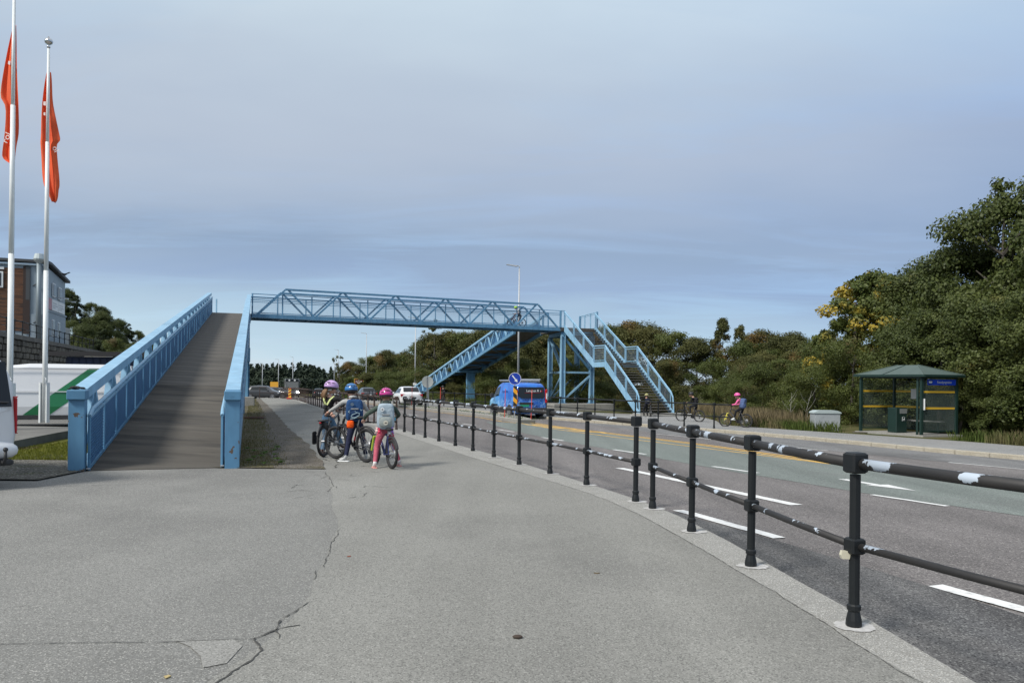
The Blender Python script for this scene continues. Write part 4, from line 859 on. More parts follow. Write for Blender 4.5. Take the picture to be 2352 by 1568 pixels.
for k in range(15):   # clapboards on the lower side wall
    z=4.6+k*.185; MB().beam(SPp(.0,.05,z),SPp(8.4,.05,z),.05,.17).build('clapboard',M_grey,bd)
    if k<13: MB().beam(FP(.02,.05,z),FP(.96,.05,z),.05,.17).build('clapboard',M_grey,bd)
MB().beam(SPp(-.02,.1,7.36),SPp(8.45,.1,7.36),.08,.14).build('belt_board',M_grey,bd)
for t0,t1,za,zb_ in ((2.9,3.9,8.75,9.95),(5.3,6.4,8.7,9.85),(2.7,3.6,5.2,6.7),(5.0,5.9,5.2,6.6)):
    f=MB().beam(SPp(t0,.08,(za+zb_)/2),SPp(t1,.08,(za+zb_)/2),.08,zb_-za).build('window',M_fr,bd); MB().beam(SPp(t0+.1,.12,(za+zb_)/2),SPp((t0+t1)/2-.03,.12,(za+zb_)/2),.05,zb_-za-.18).build('pane',M_glass,f); MB().beam(SPp((t0+t1)/2+.03,.12,(za+zb_)/2),SPp(t1-.1,.12,(za+zb_)/2),.05,zb_-za-.18).build('pane',M_glass,f)
for t0,t1,m in ((1.0,2.35,mat('pink_sign',(.42,.22,.25),.6)),(2.45,4.85,M_fr),(4.95,7.6,M_fr)): 
    o=MB().beam(SPp(t0,.12,7.98),SPp(t1,.12,7.98),.06,1.0).build('wall_sign',m,bd)
    if m is M_fr:
        for z,l in ((8.15,.6),(7.95,.75),(7.78,.4)): MB().beam(SPp(t0+.3,.155,z),SPp(t0+.3+(t1-t0)*l,.155,z),.01,.05).build('sign_print',mat('grey_print',(.3,.32,.36),.6),o)
for t in (3.1,6.2): MB().tube([SPp(t,.1,8.62),SPp(t,.7,8.66),SPp(t,1.1,8.62)],.03,5).build('lamp_arm',M_galv,bd); MB().box(SPp(t,1.15,8.6),(.3,.2,.1)).build('lamp_head',M_fr,bd)
p=FP(.28,.35,0); st_=MB().tube([at_(p,4.4),at_(p,11.45)],.2,10).build('vent_pipe',mat('pipe_grey',(.20,.24,.26),.5,.3),bd,smooth=True); MB().lathe([(.2,0),(.38,.22),(.44,.34),(.44,.4),(.34,.8),(.30,.82)],12,(p.x,p.y,11.2)).build('cowl',mat('pipe_pale',(.45,.5,.5),.4,.4),bd)
for z in (6.4,9.6): MB().beam(at_(p,z),FP(.8,.0,z-.3),.06,.06).build('pipe_bracket',M_dkroof,bd)
# things on the terrace
c=WP(24.5,-2.6,0)
o=thing('storage_container','pale grey corrugated container on the terrace behind the wall railing','container',(c.x,c.y,ZW),math.atan2(wd.y,wd.x)); L_(MB().box((0,0,1.0),(2.6,1.8,2.0)),'body',mat('pale_grey_metal',(.38,.39,.37),.6,0,(.45,.46,.44),2),o)
for k in range(12): L_(MB().box((-1.2+k*.218,-.93,1.0),(.09,.06,1.9)),'rib',MATS['pale_grey_metal'],o)
c=WP(15.5,-3.2,0); o=thing('parked_trailer','low white trailer parked on the terrace behind the railing','trailer',(c.x,c.y,ZW),math.atan2(wd.y,wd.x)); L_(MB().cbox((0,0,.85),(4.6,1.9,.25),.05),'bed',M_fr,o); L_(MB().tube([(2.3,0,.8),(3.4,0,.75)],.05,6),'drawbar',M_galv,o)
for x in (-.5,.5): L_(MB().tube([(x,-.95,.3),(x,-.75,.3)],.3,12),'wheel',M_tyre,o); L_(MB().tube([(x,.75,.3),(x,.95,.3)],.3,12),'wheel',M_tyre,o)
# dark shed with blue walls
sh=thing('dark_shed','low blue boarded shed with a black flat roof behind the striped van','shed',(-16.4,32,0))
L_(MB().box((.2,1.6,1.15),(4.6,3.2,2.5)),'wall',mat('navy_boards',(.018,.035,.10),.6,0,(.012,.02,.05),2),sh)
for k in range(16): L_(MB().box((-2.0+k*.29,-.015,1.15),(.25,.03,2.4)),'board',MATS['navy_boards'],sh)
L_(MB().prism([(-.55,2.42),(-.55,2.60),(3.6,2.72),(3.6,2.52)],'x',-2.9,3.0),'roof',mat('black_felt_roof',(.018,.018,.02),.9),sh)
o=thing('concrete_hood','pale rounded concrete block standing behind the dark shed','block',(-29.5,55,2.4)); L_(MB().prism([(-.9,0),(.9,0),(.9,.5),(.6,.8),(-.6,.8),(-.9,.5)],'y',-.5,.5),'block',M_conc,o)
# concrete slab with the flagpoles, moss in front of it
mb=MB(); pl=[(-10.35,15.45),(-11.25,19.2),(-11.6,21.2),(-19,21.9),(-19,14.2)]
mb.prism(pl,'z',-.1,.17); mb.build('concrete_platform',mat('slab_dark',(.115,.11,.10),.9,0,(.16,.155,.14),1.5,bump=.3,bscale=50),kind='structure')
sheet('moss_bank',M_moss,lambda y:-13,lambda y:-7.0-.335*(y-13),13.0,20,.02,6); sheet('gravel_strip',M_gravel,lambda y:-14,lambda y:-7.0 if y<13 else -7.0-.335*(y-13),11.4,15.2,.014+.01,6)
tufts('moss_tufts',lambda rg:(lambda x,y:(x,y,.02) if x<-7.2-.335*(y-13) and x>-11.5 and (y<15.4 or x>-10.6) else None)(rg.uniform(-11.5,-7),14.2+5*rg.rand()**1.3),12000,leafmat('moss_blades',(.11,.13,.010),(.19,.19,.03),((.10,.075,.04),1.2,.60)),.05,9,.008)
def flagpole(x,y,label,flagf,z0=.17):
    t=thing('flagpole',label,'flagpole',(x,y,z0)); H=11.2
    L_(MB().box((-.11,0,.6),(.05,.16,1.2)),'hinge_plate',M_flagpole,t); L_(MB().box((.09,0,.6),(.03,.16,1.2)),'hinge_plate',M_flagpole,t)
    L_(MB().tube([(0,0,.02),(0,0,4.55)],[.072,.068],14),'pole',M_flagpole,t,True); L_(MB().tube([(0,0,4.5),(0,0,8.4)],[.062,.056],14),'pole',M_flagpole,t,True); L_(MB().tube([(0,0,8.35),(0,0,H)],[.048,.036],14),'pole',M_flagpole,t,True)
    L_(MB().lathe([(.02,0),(.05,.03),(.05,.07),(.03,.1),(.10,.16),(.12,.22),(.10,.28),(.03,.32),(.01,.37)],14,(0,0,H)),'finial',M_silver,t,True)
    L_(MB().tube([(.06,-.05,H-.1),(.085,-.06,6),(.08,-.05,1.3)],.006,4),'halyard',M_fr,t); L_(MB().tube([(.05,-.08,1.35),(.1,-.1,1.28),(.06,-.1,1.2),(.1,-.08,1.12),(.06,-.1,1.3)],.012,5),'rope_knot',M_fr,t)
    return t
fp1=flagpole(-13.03,20.0,'tall white flagpole nearest the picture edge with a limp orange flag',None); fp2=flagpole(-14.0,23.1,'white flagpole standing between the parked vans and the ramp',None)
M_flag=mat('orange_flag',(.78,.115,.030),.8,0,(.66,.085,.024),2); M_flagw=mat('flag_white_print',(.72,.62,.60),.8)
def flag(x,y,z0,label,prof,prints,seed):
    # draped cloth: for each height an outline left/right of the pole, folded in depth
    rg=random.Random(seed); mb=MB(); n=16; ph=rg.uniform(0,6); fz=lambda z:10.75-(10.75-z)*(.60 if seed==1 else .57); prof=[(fz(z),l,r) for z,l,r in prof]; prints=[(a,b,fz(c),d*.8,e) for a,b,c,d,e in prints]
    for (z,l,r) in prof:
        for k in range(n+1):
            u=k/n; xx=l+(r-l)*u; dy=.15+.05*math.sin(u*9+ph+z*.55)+.02*math.sin(u*21+z*1.7)
            mb.v.append((x+xx-(.07 if seed==1 else .05),y+dy,z0+z+.02*math.sin(u*7)))
    m=len(prof)
    for j in range(m-1):
        for k in range(n): i=j*(n+1)+k; mb.f.append((i,i+1,i+n+2,i+n+1))
    o=mb.build('flag',M_flag,None,smooth=True); s=o.modifiers.new('s','SOLIDIFY'); s.thickness=.006; tag(o,label,'flag','limp orange flags'); sb=o.modifiers.new('b','SUBSURF'); sb.levels=1; sb.render_levels=1
    for (txt,px,pz,sz,rot) in prints:
        t=frame((x+px,y+.07,z0+pz),(math.cos(rot),0,math.sin(rot)),(-math.sin(rot),0,math.cos(rot)))
        if txt is None: q=MB().prism([(-sz*.5,-sz*.3),(sz*.5,-sz*.2),(sz*.4,sz*.35),(-sz*.4,sz*.3)],'z',-.002,.002); q.v=[tuple(t@V(v)) for v in q.v]; q.build('flag_print',M_flagw,o)
        else: text_mesh(txt,sz,M_flagw,'lettering',o,t)
flag(-13.03,20.0,0,'limp orange flag with white letters hanging beside the nearer flagpole',[(10.75,-.05,.02),(10.3,-.1,.03),(9.6,-.18,.04),(8.9,-.25,.05),(8.0,-.34,.08),(7.42,-.36,.10),(7.3,-.20,.10),(6.6,-.20,.11),(5.9,-.22,.11),(5.6,-.24,.05),(5.1,-.27,.01),(4.85,-.27,.0),(4.62,-.03,-.01)],[(None,-.15,9.0,.13,1.4),('rol',-.20,5.75,.30,1.15)],1)
flag(-14.0,23.1,0,'limp orange flag with white letters hanging on the shorter looking flagpole',[(10.75,-.06,.0),(10.3,-.1,.03),(9.6,-.15,.05),(9.0,-.18,.08),(8.2,-.21,.20),(7.3,-.22,.32),(7.05,-.24,.36),(6.95,-.24,.22),(6.5,-.22,.24),(5.9,-.2,.27),(5.2,-.18,.32),(4.6,-.12,.34),(4.55,-.05,.30),(4.1,.05,.30),(3.8,.13,.25)],[(None,-.14,9.0,.16,1.5),('ol',.20,6.6,.30,-1.1),(None,-.14,8.45,.12,1.5)],2)
# ------------------------------------------------------------ vehicles
def vehicle(name,label,cat,loc,rz,L,W,stations,paint,wheel_r,wheel_x,group=None,alloy=True,trk=None,bump_m=None,sub=1):
    """stations: (x, z_bottom, z_belt, z_top, half_belt, half_top); x forward"""
    t=thing(name,label,cat,loc,rz,group); h=W/2
    sec=lambda s:[(0,s[1]),(s[4]*.80,s[1]),(s[4]*.95,s[1]+.07),(s[4]*1.0,s[1]+(s[2]-s[1])*.5),(s[4]*.975,s[2]),(s[5]+.03,s[3]-(s[3]-s[2])*.12 if s[3]-s[2]>.2 else s[3]-.02),(s[5]-.06,s[3]),(0,s[3]+.02)]
    S=[sec(s) for s in stations]; mb=MB(); n=14
    for s,c in zip(stations,S):
        ring=[(s[0],y,z) for y,z in c]+[(s[0],-y,z) for y,z in c[-2:0:-1]]; mb.v+=ring
    K=len(stations)
    for j in range(K-1):
        for i in range(n): k=(i+1)%n; mb.f.append((j*n+i,(j+1)*n+i,(j+1)*n+k,j*n+k))
    mb.f+=[tuple(range(n)),tuple(range((K-1)*n+n-1,(K-1)*n-1,-1))]
    body=L_(mb,'body',paint,t,smooth=True,sub=sub)
    if sub:
        cr=body.data.attributes.new('crease_edge','FLOAT','EDGE')
        cr.data.foreach_set('value',[.45]*len(body.data.edges))
    def pt(x,idx,fr,side,out=.012):
        for a,b,sa,sb in zip(S,S[1:],stations,stations[1:]):
            if sa[0]-1e-6<=x<=sb[0]+1e-6:
                f=(x-sa[0])/(sb[0]-sa[0]) if sb[0]>sa[0] else 0
                q=[(a[k][0]*(1-f)+b[k][0]*f,a[k][1]*(1-f)+b[k][1]*f) for k in (idx,idx+1)]
                y=q[0][0]*(1-fr)+q[1][0]*fr; z=q[0][1]*(1-fr)+q[1][1]*fr; return V((x,side*(y+out),z))
        return V((x,side*h,.5))
    t['_ok']=1; del t['_ok']
    for i,wx in enumerate(wheel_x):
        for sd in (-1,1):
            yy=sd*((trk or W/2)-.10); a=MB().tube([(wx,yy+sd*.0,wheel_r),(wx,yy+sd*.115,wheel_r)],wheel_r*1.17,20); L_(a,'wheel_arch',M_dkplastic,t)
            prof=[]; w_=MB().tube([(wx,yy-sd*.12,wheel_r),(wx,yy-sd*.1,wheel_r),(wx,yy+sd*.10,wheel_r),(wx,yy+sd*.125,wheel_r)],[wheel_r*.9,wheel_r,wheel_r,wheel_r*.92],22)
            wh=L_(w_,'wheel',M_tyre,t,smooth=False)
            L_(MB().tube([(wx,yy+sd*.11,wheel_r),(wx,yy+sd*.129,wheel_r)],wheel_r*.66,20),'rim_back',M_dkplastic,wh)
            for k in range(7 if alloy else 0):
                an=k*6.283/7; L_(MB().beam((wx,yy+sd*.134,wheel_r),(wx+math.cos(an)*wheel_r*.66,yy+sd*.134,wheel_r+math.sin(an)*wheel_r*.66),.05*wheel_r/.33,.012,(0,1,0)),'spoke',M_alloy,wh)
            pts=[(wx+math.cos(a_*6.283/20)*wheel_r*.66,yy+sd*.13,wheel_r+math.sin(a_*6.283/20)*wheel_r*.66) for a_ in range(20)]; L_(MB().tube(pts,.018,5,closed=True),'rim',M_alloy if alloy else M_galv,wh)
    return t,pt,S
def poly(pts,name,m,t,thick=.0):
    return L_(MB().add(pts,[tuple(range(len(pts)))]),name,m,t)
def win(t,pt,x0,x1,side,f0=.12,f1=.92,x0b=None,x1b=None,m=None,name='window',idx=4):
    a=pt(x0,idx,f0,side); b=pt(x1,idx,f0,side); c=pt(x1b if x1b is not None else x1,idx,f1,side); d=pt(x0b if x0b is not None else x0,idx,f1,side)
    q=[a,b,c,d] if side>0 else [d,c,b,a]; return poly(q,name,m or M_glass,t)
def topwin(t,S,st,j0,j1,a=.1,b=.9,name='window',m=None,inset=.06,out=.015,wf=1.0):
    p=[]
    for f,j in ((a,0),(b,1)):
        z=S[j0][6][1]*(1-f)+S[j1][6][1]*f; y=(S[j0][6][0]*(1-f)+S[j1][6][0]*f)*wf-inset+.05; x=st[j0][0]*(1-f)+st[j1][0]*f; p.append((x,y,z))
    (x0,y0,z0),(x1,y1,z1)=p; n=V((-(z1-z0),0,(x1-x0))).normalized()
    if n.z<0: n=-n
    q=[V((x0,-y0,z0)),V((x1,-y1,z1)),V((x1,y1,z1)),V((x0,y0,z0))]; q=[v+n*(out+.02) for v in q]
    return poly(q,name,m or M_glass,t),q
def paint(name,c,c2=None,scale=1): return mat(name,c,.28,0,c2,scale,coat=.5,spec=.5)
# hatchback / estate template
def car(label,loc,rz,c,kind='hatch',plate=None,group=None,light_on=False):
    if kind=='hatch': st=[(-2.02,.42,.90,.93,.66,.58),(-1.95,.30,.95,1.02,.84,.70),(-1.80,.24,.98,1.10,.89,.66),(-1.32,.20,1.0,1.50,.90,.60),(-.6,.19,1.0,1.56,.90,.60),(.35,.19,.98,1.53,.90,.58),(.75,.19,.97,1.40,.90,.60),(1.15,.19,.95,1.03,.89,.70),(1.6,.2,.88,.93,.87,.70),(1.98,.26,.72,.78,.78,.62),(2.06,.34,.60,.64,.62,.5)]; wb=(-1.28,1.28)
    else: st=[(-2.28,.42,.90,.93,.66,.58),(-2.2,.30,.97,1.0,.84,.70),(-1.95,.24,1.0,1.06,.90,.68),(-1.35,.2,1.0,1.40,.91,.58),(-.6,.18,1.0,1.46,.91,.60),(.3,.18,.97,1.43,.91,.58),(.8,.18,.95,1.22,.91,.64),(1.2,.19,.93,.99,.90,.72),(1.8,.2,.86,.90,.88,.70),(2.2,.26,.70,.75,.78,.62),(2.3,.34,.58,.62,.62,.5)]; wb=(-1.42,1.42)
    t,pt,S=vehicle('car',label,'car',loc,rz,4.2,1.8,st,c,.32,wb,group)
    topwin(t,S,st,2,3,.12,.92,'rear_window',inset=.02); topwin(t,S,st,5,7,.05,.9,'windscreen',inset=.02)
    for s in (-1,1):
        win(t,pt,st[3][0]+.05,-.28,s,.12,.86,st[3][0]+.2,-.28); win(t,pt,-.2,.9,s,.12,.86,-.2,.42)
        L_(MB().ell((.75,s*.98,1.02),(.09,.11,.07),8,5),'mirror',c,t)
        xr=st[1][0]; L_(MB().prism([(.86,.80),(.88,1.0),(.52,.98),(.50,.90),(.72,.86)] if s>0 else [(-.50,.90),(-.52,.98),(-.88,1.0),(-.86,.80),(-.72,.86)],'x',xr-.05,xr+.06),'tail_light',M_red,t)
        xf=st[-2][0]; L_(MB().prism([(s*.5,.66),(s*.8,.68),(s*.78,.76),(s*.5,.74)],'x',xf-.12,xf+.03),'headlight',M_whitelens if not light_on else M_beam,t)
    L_(MB().cbox((st[0][0]-.0,0,.46),(.12,1.3,.22),.03),'bumper_insert',M_dkplastic,t); L_(MB().cbox((st[0][0]-.045,0,.74 if kind!='hatch' else .80),(.03,.52,.115),.005),'number_plate',M_plate,t)
    if plate: text_mesh(plate,.10,M_black,'lettering',t,frame((st[0][0]-.063,0,.80),(0,-1,0),(0,0,1)))
    L_(MB().ell((st[1][0]-.01,0,.95),(.02,.05,.06),8,5),'badge',M_chrome,t)
    return t
M_beam=mat('lit_headlight',(1,1,.95),.3,0,emit=((1,.97,.85),14))
U=math.atan2(.944,-.33)
white=paint('white_car_paint',(.70,.71,.72)); 
car('white hatchback driving away beside the round sign back',(-8.45,62.2,G(-8.4,61)-.1),U-.02,white,'hatch','SJ 79042')
car('dark grey car driving away behind the child in the blue helmet',(-16.3,86.5,G(-16.3,86)-.1),U,paint('dark_grey_car_paint',(.045,.05,.058)),'hatch')
car('silver grey car further up the road, queueing ahead of another',(-27.9,121,-1.30),U,paint('silver_car_paint',(.20,.21,.23)),'sedan')
car('small black car far up the road beyond the rusty railing',(-33.0,131.5,-1.42),U,paint('black_car_paint',(.03,.033,.038)),'hatch')
car('dark grey hatchback turning out of the side road, nearer of two',(-29.2,90.5,-.72),R(3),paint('graphite_car_paint',(.05,.054,.06)),'hatch')
car('dark estate car partly hidden behind the turning dark hatchback',(-30.4,99.5,-.86),R(-14),paint('charcoal_car_paint',(.035,.037,.042)),'sedan')
car('grey car far left behind the bridge support column',(-37.8,112,-1.15),R(170),paint('mid_grey_car_paint',(.12,.125,.13)),'sedan')
# coach with lit headlights
cb=thing('coach','dark grey coach driving towards the crossing with its headlights lit','bus',(-38.1,133.5,-1.50),math.atan2(-133.5,38.1))
Mc=paint('coach_grey',(.13,.14,.15)); L_(MB().cbox((-5.9,0,1.75),(11.8,2.5,3.0),.16),'body',Mc,cb); L_(MB().cbox((.0,0,2.05),(.12,2.2,1.35),.05),'windscreen',mat('coach_glass',(.16,.17,.17),.3),cb); L_(MB().cbox((.0,0,.62),(.2,2.45,.5),.06),'bumper',Mc,cb)
L_(MB().box((.05,0,3.0),(.06,2.1,.42)),'destination_board',M_glass,cb)
for s in (-1,1):
    hl_=MB().ell((.12,s*.92,.92),(.06,.24,.14),12,6); L_(hl_,'headlight',mat('coach_headlight',(1,1,1),.3,0,emit=((1,.98,.9),40)),cb); L_(MB().tube([(.02,s*1.25,2.9),(.35,s*1.42,2.8),(.35,s*1.42,2.3)],.05,6),'mirror',M_dkplastic,cb)
    L_(MB().tube([(.07,s*.45-.0,3.0),(.10,s*.45,3.0)],.16,14),'roof_emblem',M_fr,cb)
    for x in (-2.6,-9.0): L_(MB().tube([(x,s*1.05,.5),(x,s*1.27,.5)],.5,16),'wheel',M_tyre,cb)
    for k in range(6): L_(MB().box((-1.4-k*1.75,s*1.255,2.3),(1.55,.02,1.0)),'side_window',M_glass,cb)
# blue liveried van
def livery():
    m=mat('blue_livery',(.02,.12,.52),.3,0,(.03,.20,.66),1.4,.4,.6,8,coat=.5)
    t=m.node_tree; n=t.nodes; L=t.links; b=n['Principled BSDF']; src=b.inputs['Base Color'].links[0].from_socket
    tcn=n.new('ShaderNodeTexCoord'); sp=n.new('ShaderNodeSeparateXYZ'); L.new(tcn.outputs['Object'],sp.inputs[0])
    vo=n.new('ShaderNodeTexNoise'); vo.inputs['Scale'].default_value=6; vo.inputs['Detail'].default_value=9; vo.inputs['Roughness'].default_value=.8; vo.inputs['Distortion'].default_value=1.2
    L.new(tcn.outputs['Object'],vo.inputs[0])
    def mr(x,a,bb):
        q=n.new('ShaderNodeMapRange'); q.inputs[1].default_value=a; q.inputs[2].default_value=bb; L.new(x,q.inputs[0]); return q.outputs[0]
    lowm=mr(sp.outputs[2],1.2,.95)
    def mul(a,bb): q=n.new('ShaderNodeMath'); q.operation='MULTIPLY'; L.new(a,q.inputs[0]); L.new(bb,q.inputs[1]); return q.outputs[0]
    def mix(f,A,B):
        q=n.new('ShaderNodeMix'); q.data_type='RGBA'; L.new(f,q.inputs['Factor']); L.new(A,q.inputs['A']); q.inputs['B'].default_value=(*B,1); return q.outputs['Result']
    c1=mix(mul(mr(sp.outputs[0],-.6,2.2),mr(sp.outputs[2],1.5,.7)),src,(.22,.62,.85))
    c2=mix(mul(lowm,mr(vo.outputs[0],.53,.57)),c1,(.42,.66,.9)); c3=mix(mul(lowm,mr(vo.outputs[0],.43,.40)),c2,(.01,.03,.13)); L.new(c3,b.inputs['Base Color']); return m
Mliv=livery()
stv=[(-2.26,.42,1.05,1.06,.82,.80),(-2.2,.32,1.10,1.45,.90,.84),(-2.13,.26,1.12,1.80,.92,.76),(-2.0,.24,1.12,1.90,.925,.74),(-1.0,.22,1.12,1.94,.925,.74),(.5,.22,1.12,1.93,.925,.73),(.95,.22,1.10,1.80,.925,.72),(1.6,.22,1.06,1.14,.91,.76),(2.1,.26,.90,.96,.86,.66),(2.24,.34,.70,.75,.72,.55)]
vloc=(.25,43.6,G(.5,41.5)-.1)
bvn,pt,S=vehicle('van','bright blue printed van with a black rear window driving behind the traffic island','van',vloc,R(90+21),4.5,1.85,stv,Mliv,.34,(-1.35,1.35))
# rear window, lights, bumper
rwin=poly([V((-2.31,-.70,1.10)),V((-2.31,.60,1.10)),V((-2.29,.76,1.22)),V((-2.20,.74,1.70)),V((-2.20,-.74,1.70)),V((-2.29,-.76,1.22))],'rear_window',M_glass,bvn)
tl=text_mesh('Langset R r',.19,M_fr,'lettering',bvn,frame((-2.262,-.13,1.50),(0,-1,0),(.2,0,1))); text_mesh('ø',.19,M_red,'lettering',bvn,frame((-2.262,-.565,1.50),(0,-1,0),(.2,0,1)))
L_(MB().box((-2.275,-.05,1.39),(.01,.9,.012)),'red_line',M_red,bvn)
for s in (-1,1):
    L_(MB().cbox((-2.25,s*.86,1.22),(.12,.13,.74),.03),'tail_light',M_red,bvn); L_(MB().cbox((-2.29,s*.865,1.22),(.06,.11,.36),.03),'reversing_lens',M_whitelens,bvn)
    L_(MB().cbox((1.12,s*1.06,1.18),(.13,.2,.26),.03),'mirror',M_dkplastic,bvn)
    win(bvn,pt,.42,1.42,s,.10,.84,.42,.82); L_(MB().box((0,s*.935,.36),(1.9,.03,.22)),'side_molding',M_dkplastic,bvn)
    L_(MB().tube([(-1.9,s*.62,2.0),(1.0,s*.62,2.0)],.018,6),'roof_rail',M_galv,bvn)
L_(MB().cbox((-2.26,0,.46),(.16,1.75,.26),.04),'bumper',M_dkplastic,bvn); L_(MB().box((-2.29,.3,.82),(.02,.8,.12)),'handle_strip',M_dkplastic,bvn)
L_(MB().box((-2.34,.42,.70),(.02,.5,.11)),'number_plate',mat('green_plate',(.02,.30,.16),.4),bvn)
for s in (-.6,.6): L_(MB().box((-2.345,s,.46),(.01,.14,.04)),'reflector',M_red,bvn)
for x in (-1.6,-.4,.8): L_(MB().box((x,0,2.07),(.07,1.45,.035)),'roof_bar',M_fr,bvn)
L_(MB().box((-1.8,0,2.12),(.05,1.4,.04)),'roof_bar',M_fr,bvn)
p0=pt(-.45,4,.45,1,.02); text_mesh('Langset Rør',.20,mat('dark_blue_print',(.02,.06,.25),.5),'lettering',bvn,frame(tuple(p0),(-1,0,0),(0,-.25,1)))
# white van with a green stripe, seen from the side
def vanst(L,W,H,belt=1.1):
    h=W/2; a=-L/2; b=L/2
    return [(a,.42,belt,belt+.02,h*.88,h*.84),(a+.05,.32,belt,H-.22,h*.97,h*.9),(a+.14,.26,belt,H-.05,h,h*.84),(a+.4,.24,belt,H,h,h*.84),(b-2.1,.24,belt,H,h,h*.84),(b-1.6,.24,belt,H-.06,h,h*.84),(b-.85,.24,belt-.02,belt+.12,h,h*.86),(b-.2,.28,belt-.2,belt-.14,h*.94,h*.75),(b-.02,.36,belt-.45,belt-.4,h*.82,h*.65)]
vw=paint('white_van_paint',(.66,.67,.68)); st2=vanst(5.2,1.95,2.06)
a2=math.atan2(25.4-24.0,3.4)*.9
v2,pt2,S2=vehicle('van','white van with a broad green diagonal stripe parked beyond the flagpoles','van',(-15.45,25.9,G(-15.4,25.5)-.03),math.pi+a2,5.2,1.95,st2,vw,.34,(-1.65,1.55),sub=0)
for _p in v2.children:
    if _p.name.startswith('body'): _p.data.polygons.foreach_set('use_smooth',[False]*len(_p.data.polygons))
def side2(x,z,out=.008):   # left/right symmetric side surface at height z
    h=.975
    prof=[(.31,.95*h),(.24+.43,h),(1.1,.975*h),(1.945,.84*h+.03)]
    for (za,ya),(zb_,yb) in zip(prof,prof[1:]):
        if z<=zb_: return V((x,ya+(yb-ya)*(z-za)/(zb_-za)+out,z))
    return V((x,prof[-1][1]+out,z))
def xl(X): return -(X+15.45)     # local x of a world X (van faces left)
def band(pts,name,m,t): # polygon strip between two lines, split at section heights
    (xa0,za),(xa1,zb_),(xb0,_),(xb1,_)=pts
    zs=sorted(set([za,zb_]+[z for z in (.67,1.1) if min(za,zb_)<z<max(za,zb_)])); mb=MB()
    for z in zs:
        f=(z-za)/(zb_-za); mb.v+= [tuple(side2(xa0+(xa1-xa0)*f,z)),tuple(side2(xb0+(xb1-xb0)*f,z))]
    for i in range(len(zs)-1): mb.f.append((2*i,2*i+1,2*i+3,2*i+2))
    return L_(mb,name,m,t)
band([(xl(-16.1),.40),(xl(-14.22),1.93),(xl(-15.35),.40),(xl(-13.4),1.93)],'green_stripe',mat('green_stripe',(.008,.16,.055),.35,coat=.4),v2)
L_(MB().box((xl(-15.6),.985,.33),(2.3,.03,.13)),'side_molding',M_dkplastic,v2); L_(MB().box((0,.975,1.16),(4.6,.02,.03)),'body_line',vw,v2); L_(MB().box((0,.93,1.90),(4.9,.02,.025)),'roof_gutter',mat('grey_seal',(.3,.3,.31),.5),v2)
for i,tx in enumerate(('Ventilasjon','Kuldeteknikk','Service')): 
    p=side2(xl(-13.05),1.80-i*.13,.012); text_mesh(tx,.10,mat('grey_lettering',(.25,.26,.27),.5),'lettering',v2,frame(tuple(p),(-1,0,0),(0,-.13,1)),align='CENTER')
# nearest white van, rear corner only in view
v3a=math.atan2(.66,-.75)
cx_,cy_=-6.86,10.75; ax=V((math.cos(v3a),math.sin(v3a),0)); lf=V((-ax.y,ax.x,0)); L3=4.4; W3=1.8
c3=V((cx_,cy_,0))+ax*L3/2+lf*W3/2
st3=[(-2.2,.50,1.05,1.07,.78,.76),(-2.14,.42,1.08,1.5,.86,.80),(-2.04,.36,1.1,1.80,.9,.72),(-1.85,.34,1.1,1.88,.9,.70),(-.9,.22,1.1,1.92,.9,.70),(.2,.22,1.08,1.9,.9,.69),(.7,.22,1.06,1.72,.9,.70),(1.3,.22,1.0,1.08,.89,.74),(1.9,.26,.85,.9,.85,.66),(2.18,.34,.65,.7,.7,.55)]
v3,pt3,S3=vehicle('van','white van at the picture edge, only its rear corner with tow hitch showing','van',(c3.x,c3.y,.0),v3a,4.4,1.8,st3,vw,.30,(-.95,1.35),trk=.84,sub=1)
for s in (-1,1): L_(MB().cbox((-2.08,s*.87,1.0),(.12,.05,.52),.03),'tail_light',M_red,v3)
L_(MB().cbox((-2.2,0,.52),(.34,1.78,.30),.10),'bumper',vw,v3,smooth=True,sub=1); L_(MB().cbox((-2.2,0,.36),(.26,1.6,.08),.02),'bumper_underside',M_dkplastic,v3)
poly([V((-2.21,-.80,1.12)),V((-2.21,.80,1.12)),V((-2.11,.74,1.74)),V((-2.11,-.74,1.74))],'rear_window',M_glass,v3); win(v3,pt3,-1.9,-.7,-1,.1,.85); 
L_(MB().tube([(-2.2,-.62,.42),(-2.4,-.66,.36),(-2.46,-.66,.44),(-2.46,-.66,.52)],.022,8).ell((-2.46,-.66,.55),(.032,.032,.032),10,6),'tow_hitch',M_dkplastic,v3,True)
L_(MB().tube([(-2.15,-.1,1.22),(-2.26,-.3,1.2),(-2.24,-.75,1.18)],.014,6),'wiper',M_dkplastic,v3)
# ------------------------------------------------------------ bus shelter
M_dg=mat('dark_green_paint',(.008,.026,.021),.45,0,(.011,.032,.026),3); M_dgr=mat('green_roof_paint',(.060,.088,.078),.6,0,(.070,.10,.088),2)
sc_=V((15.05,33.4,0)); sa=V((2.75,-2.45,0)); 
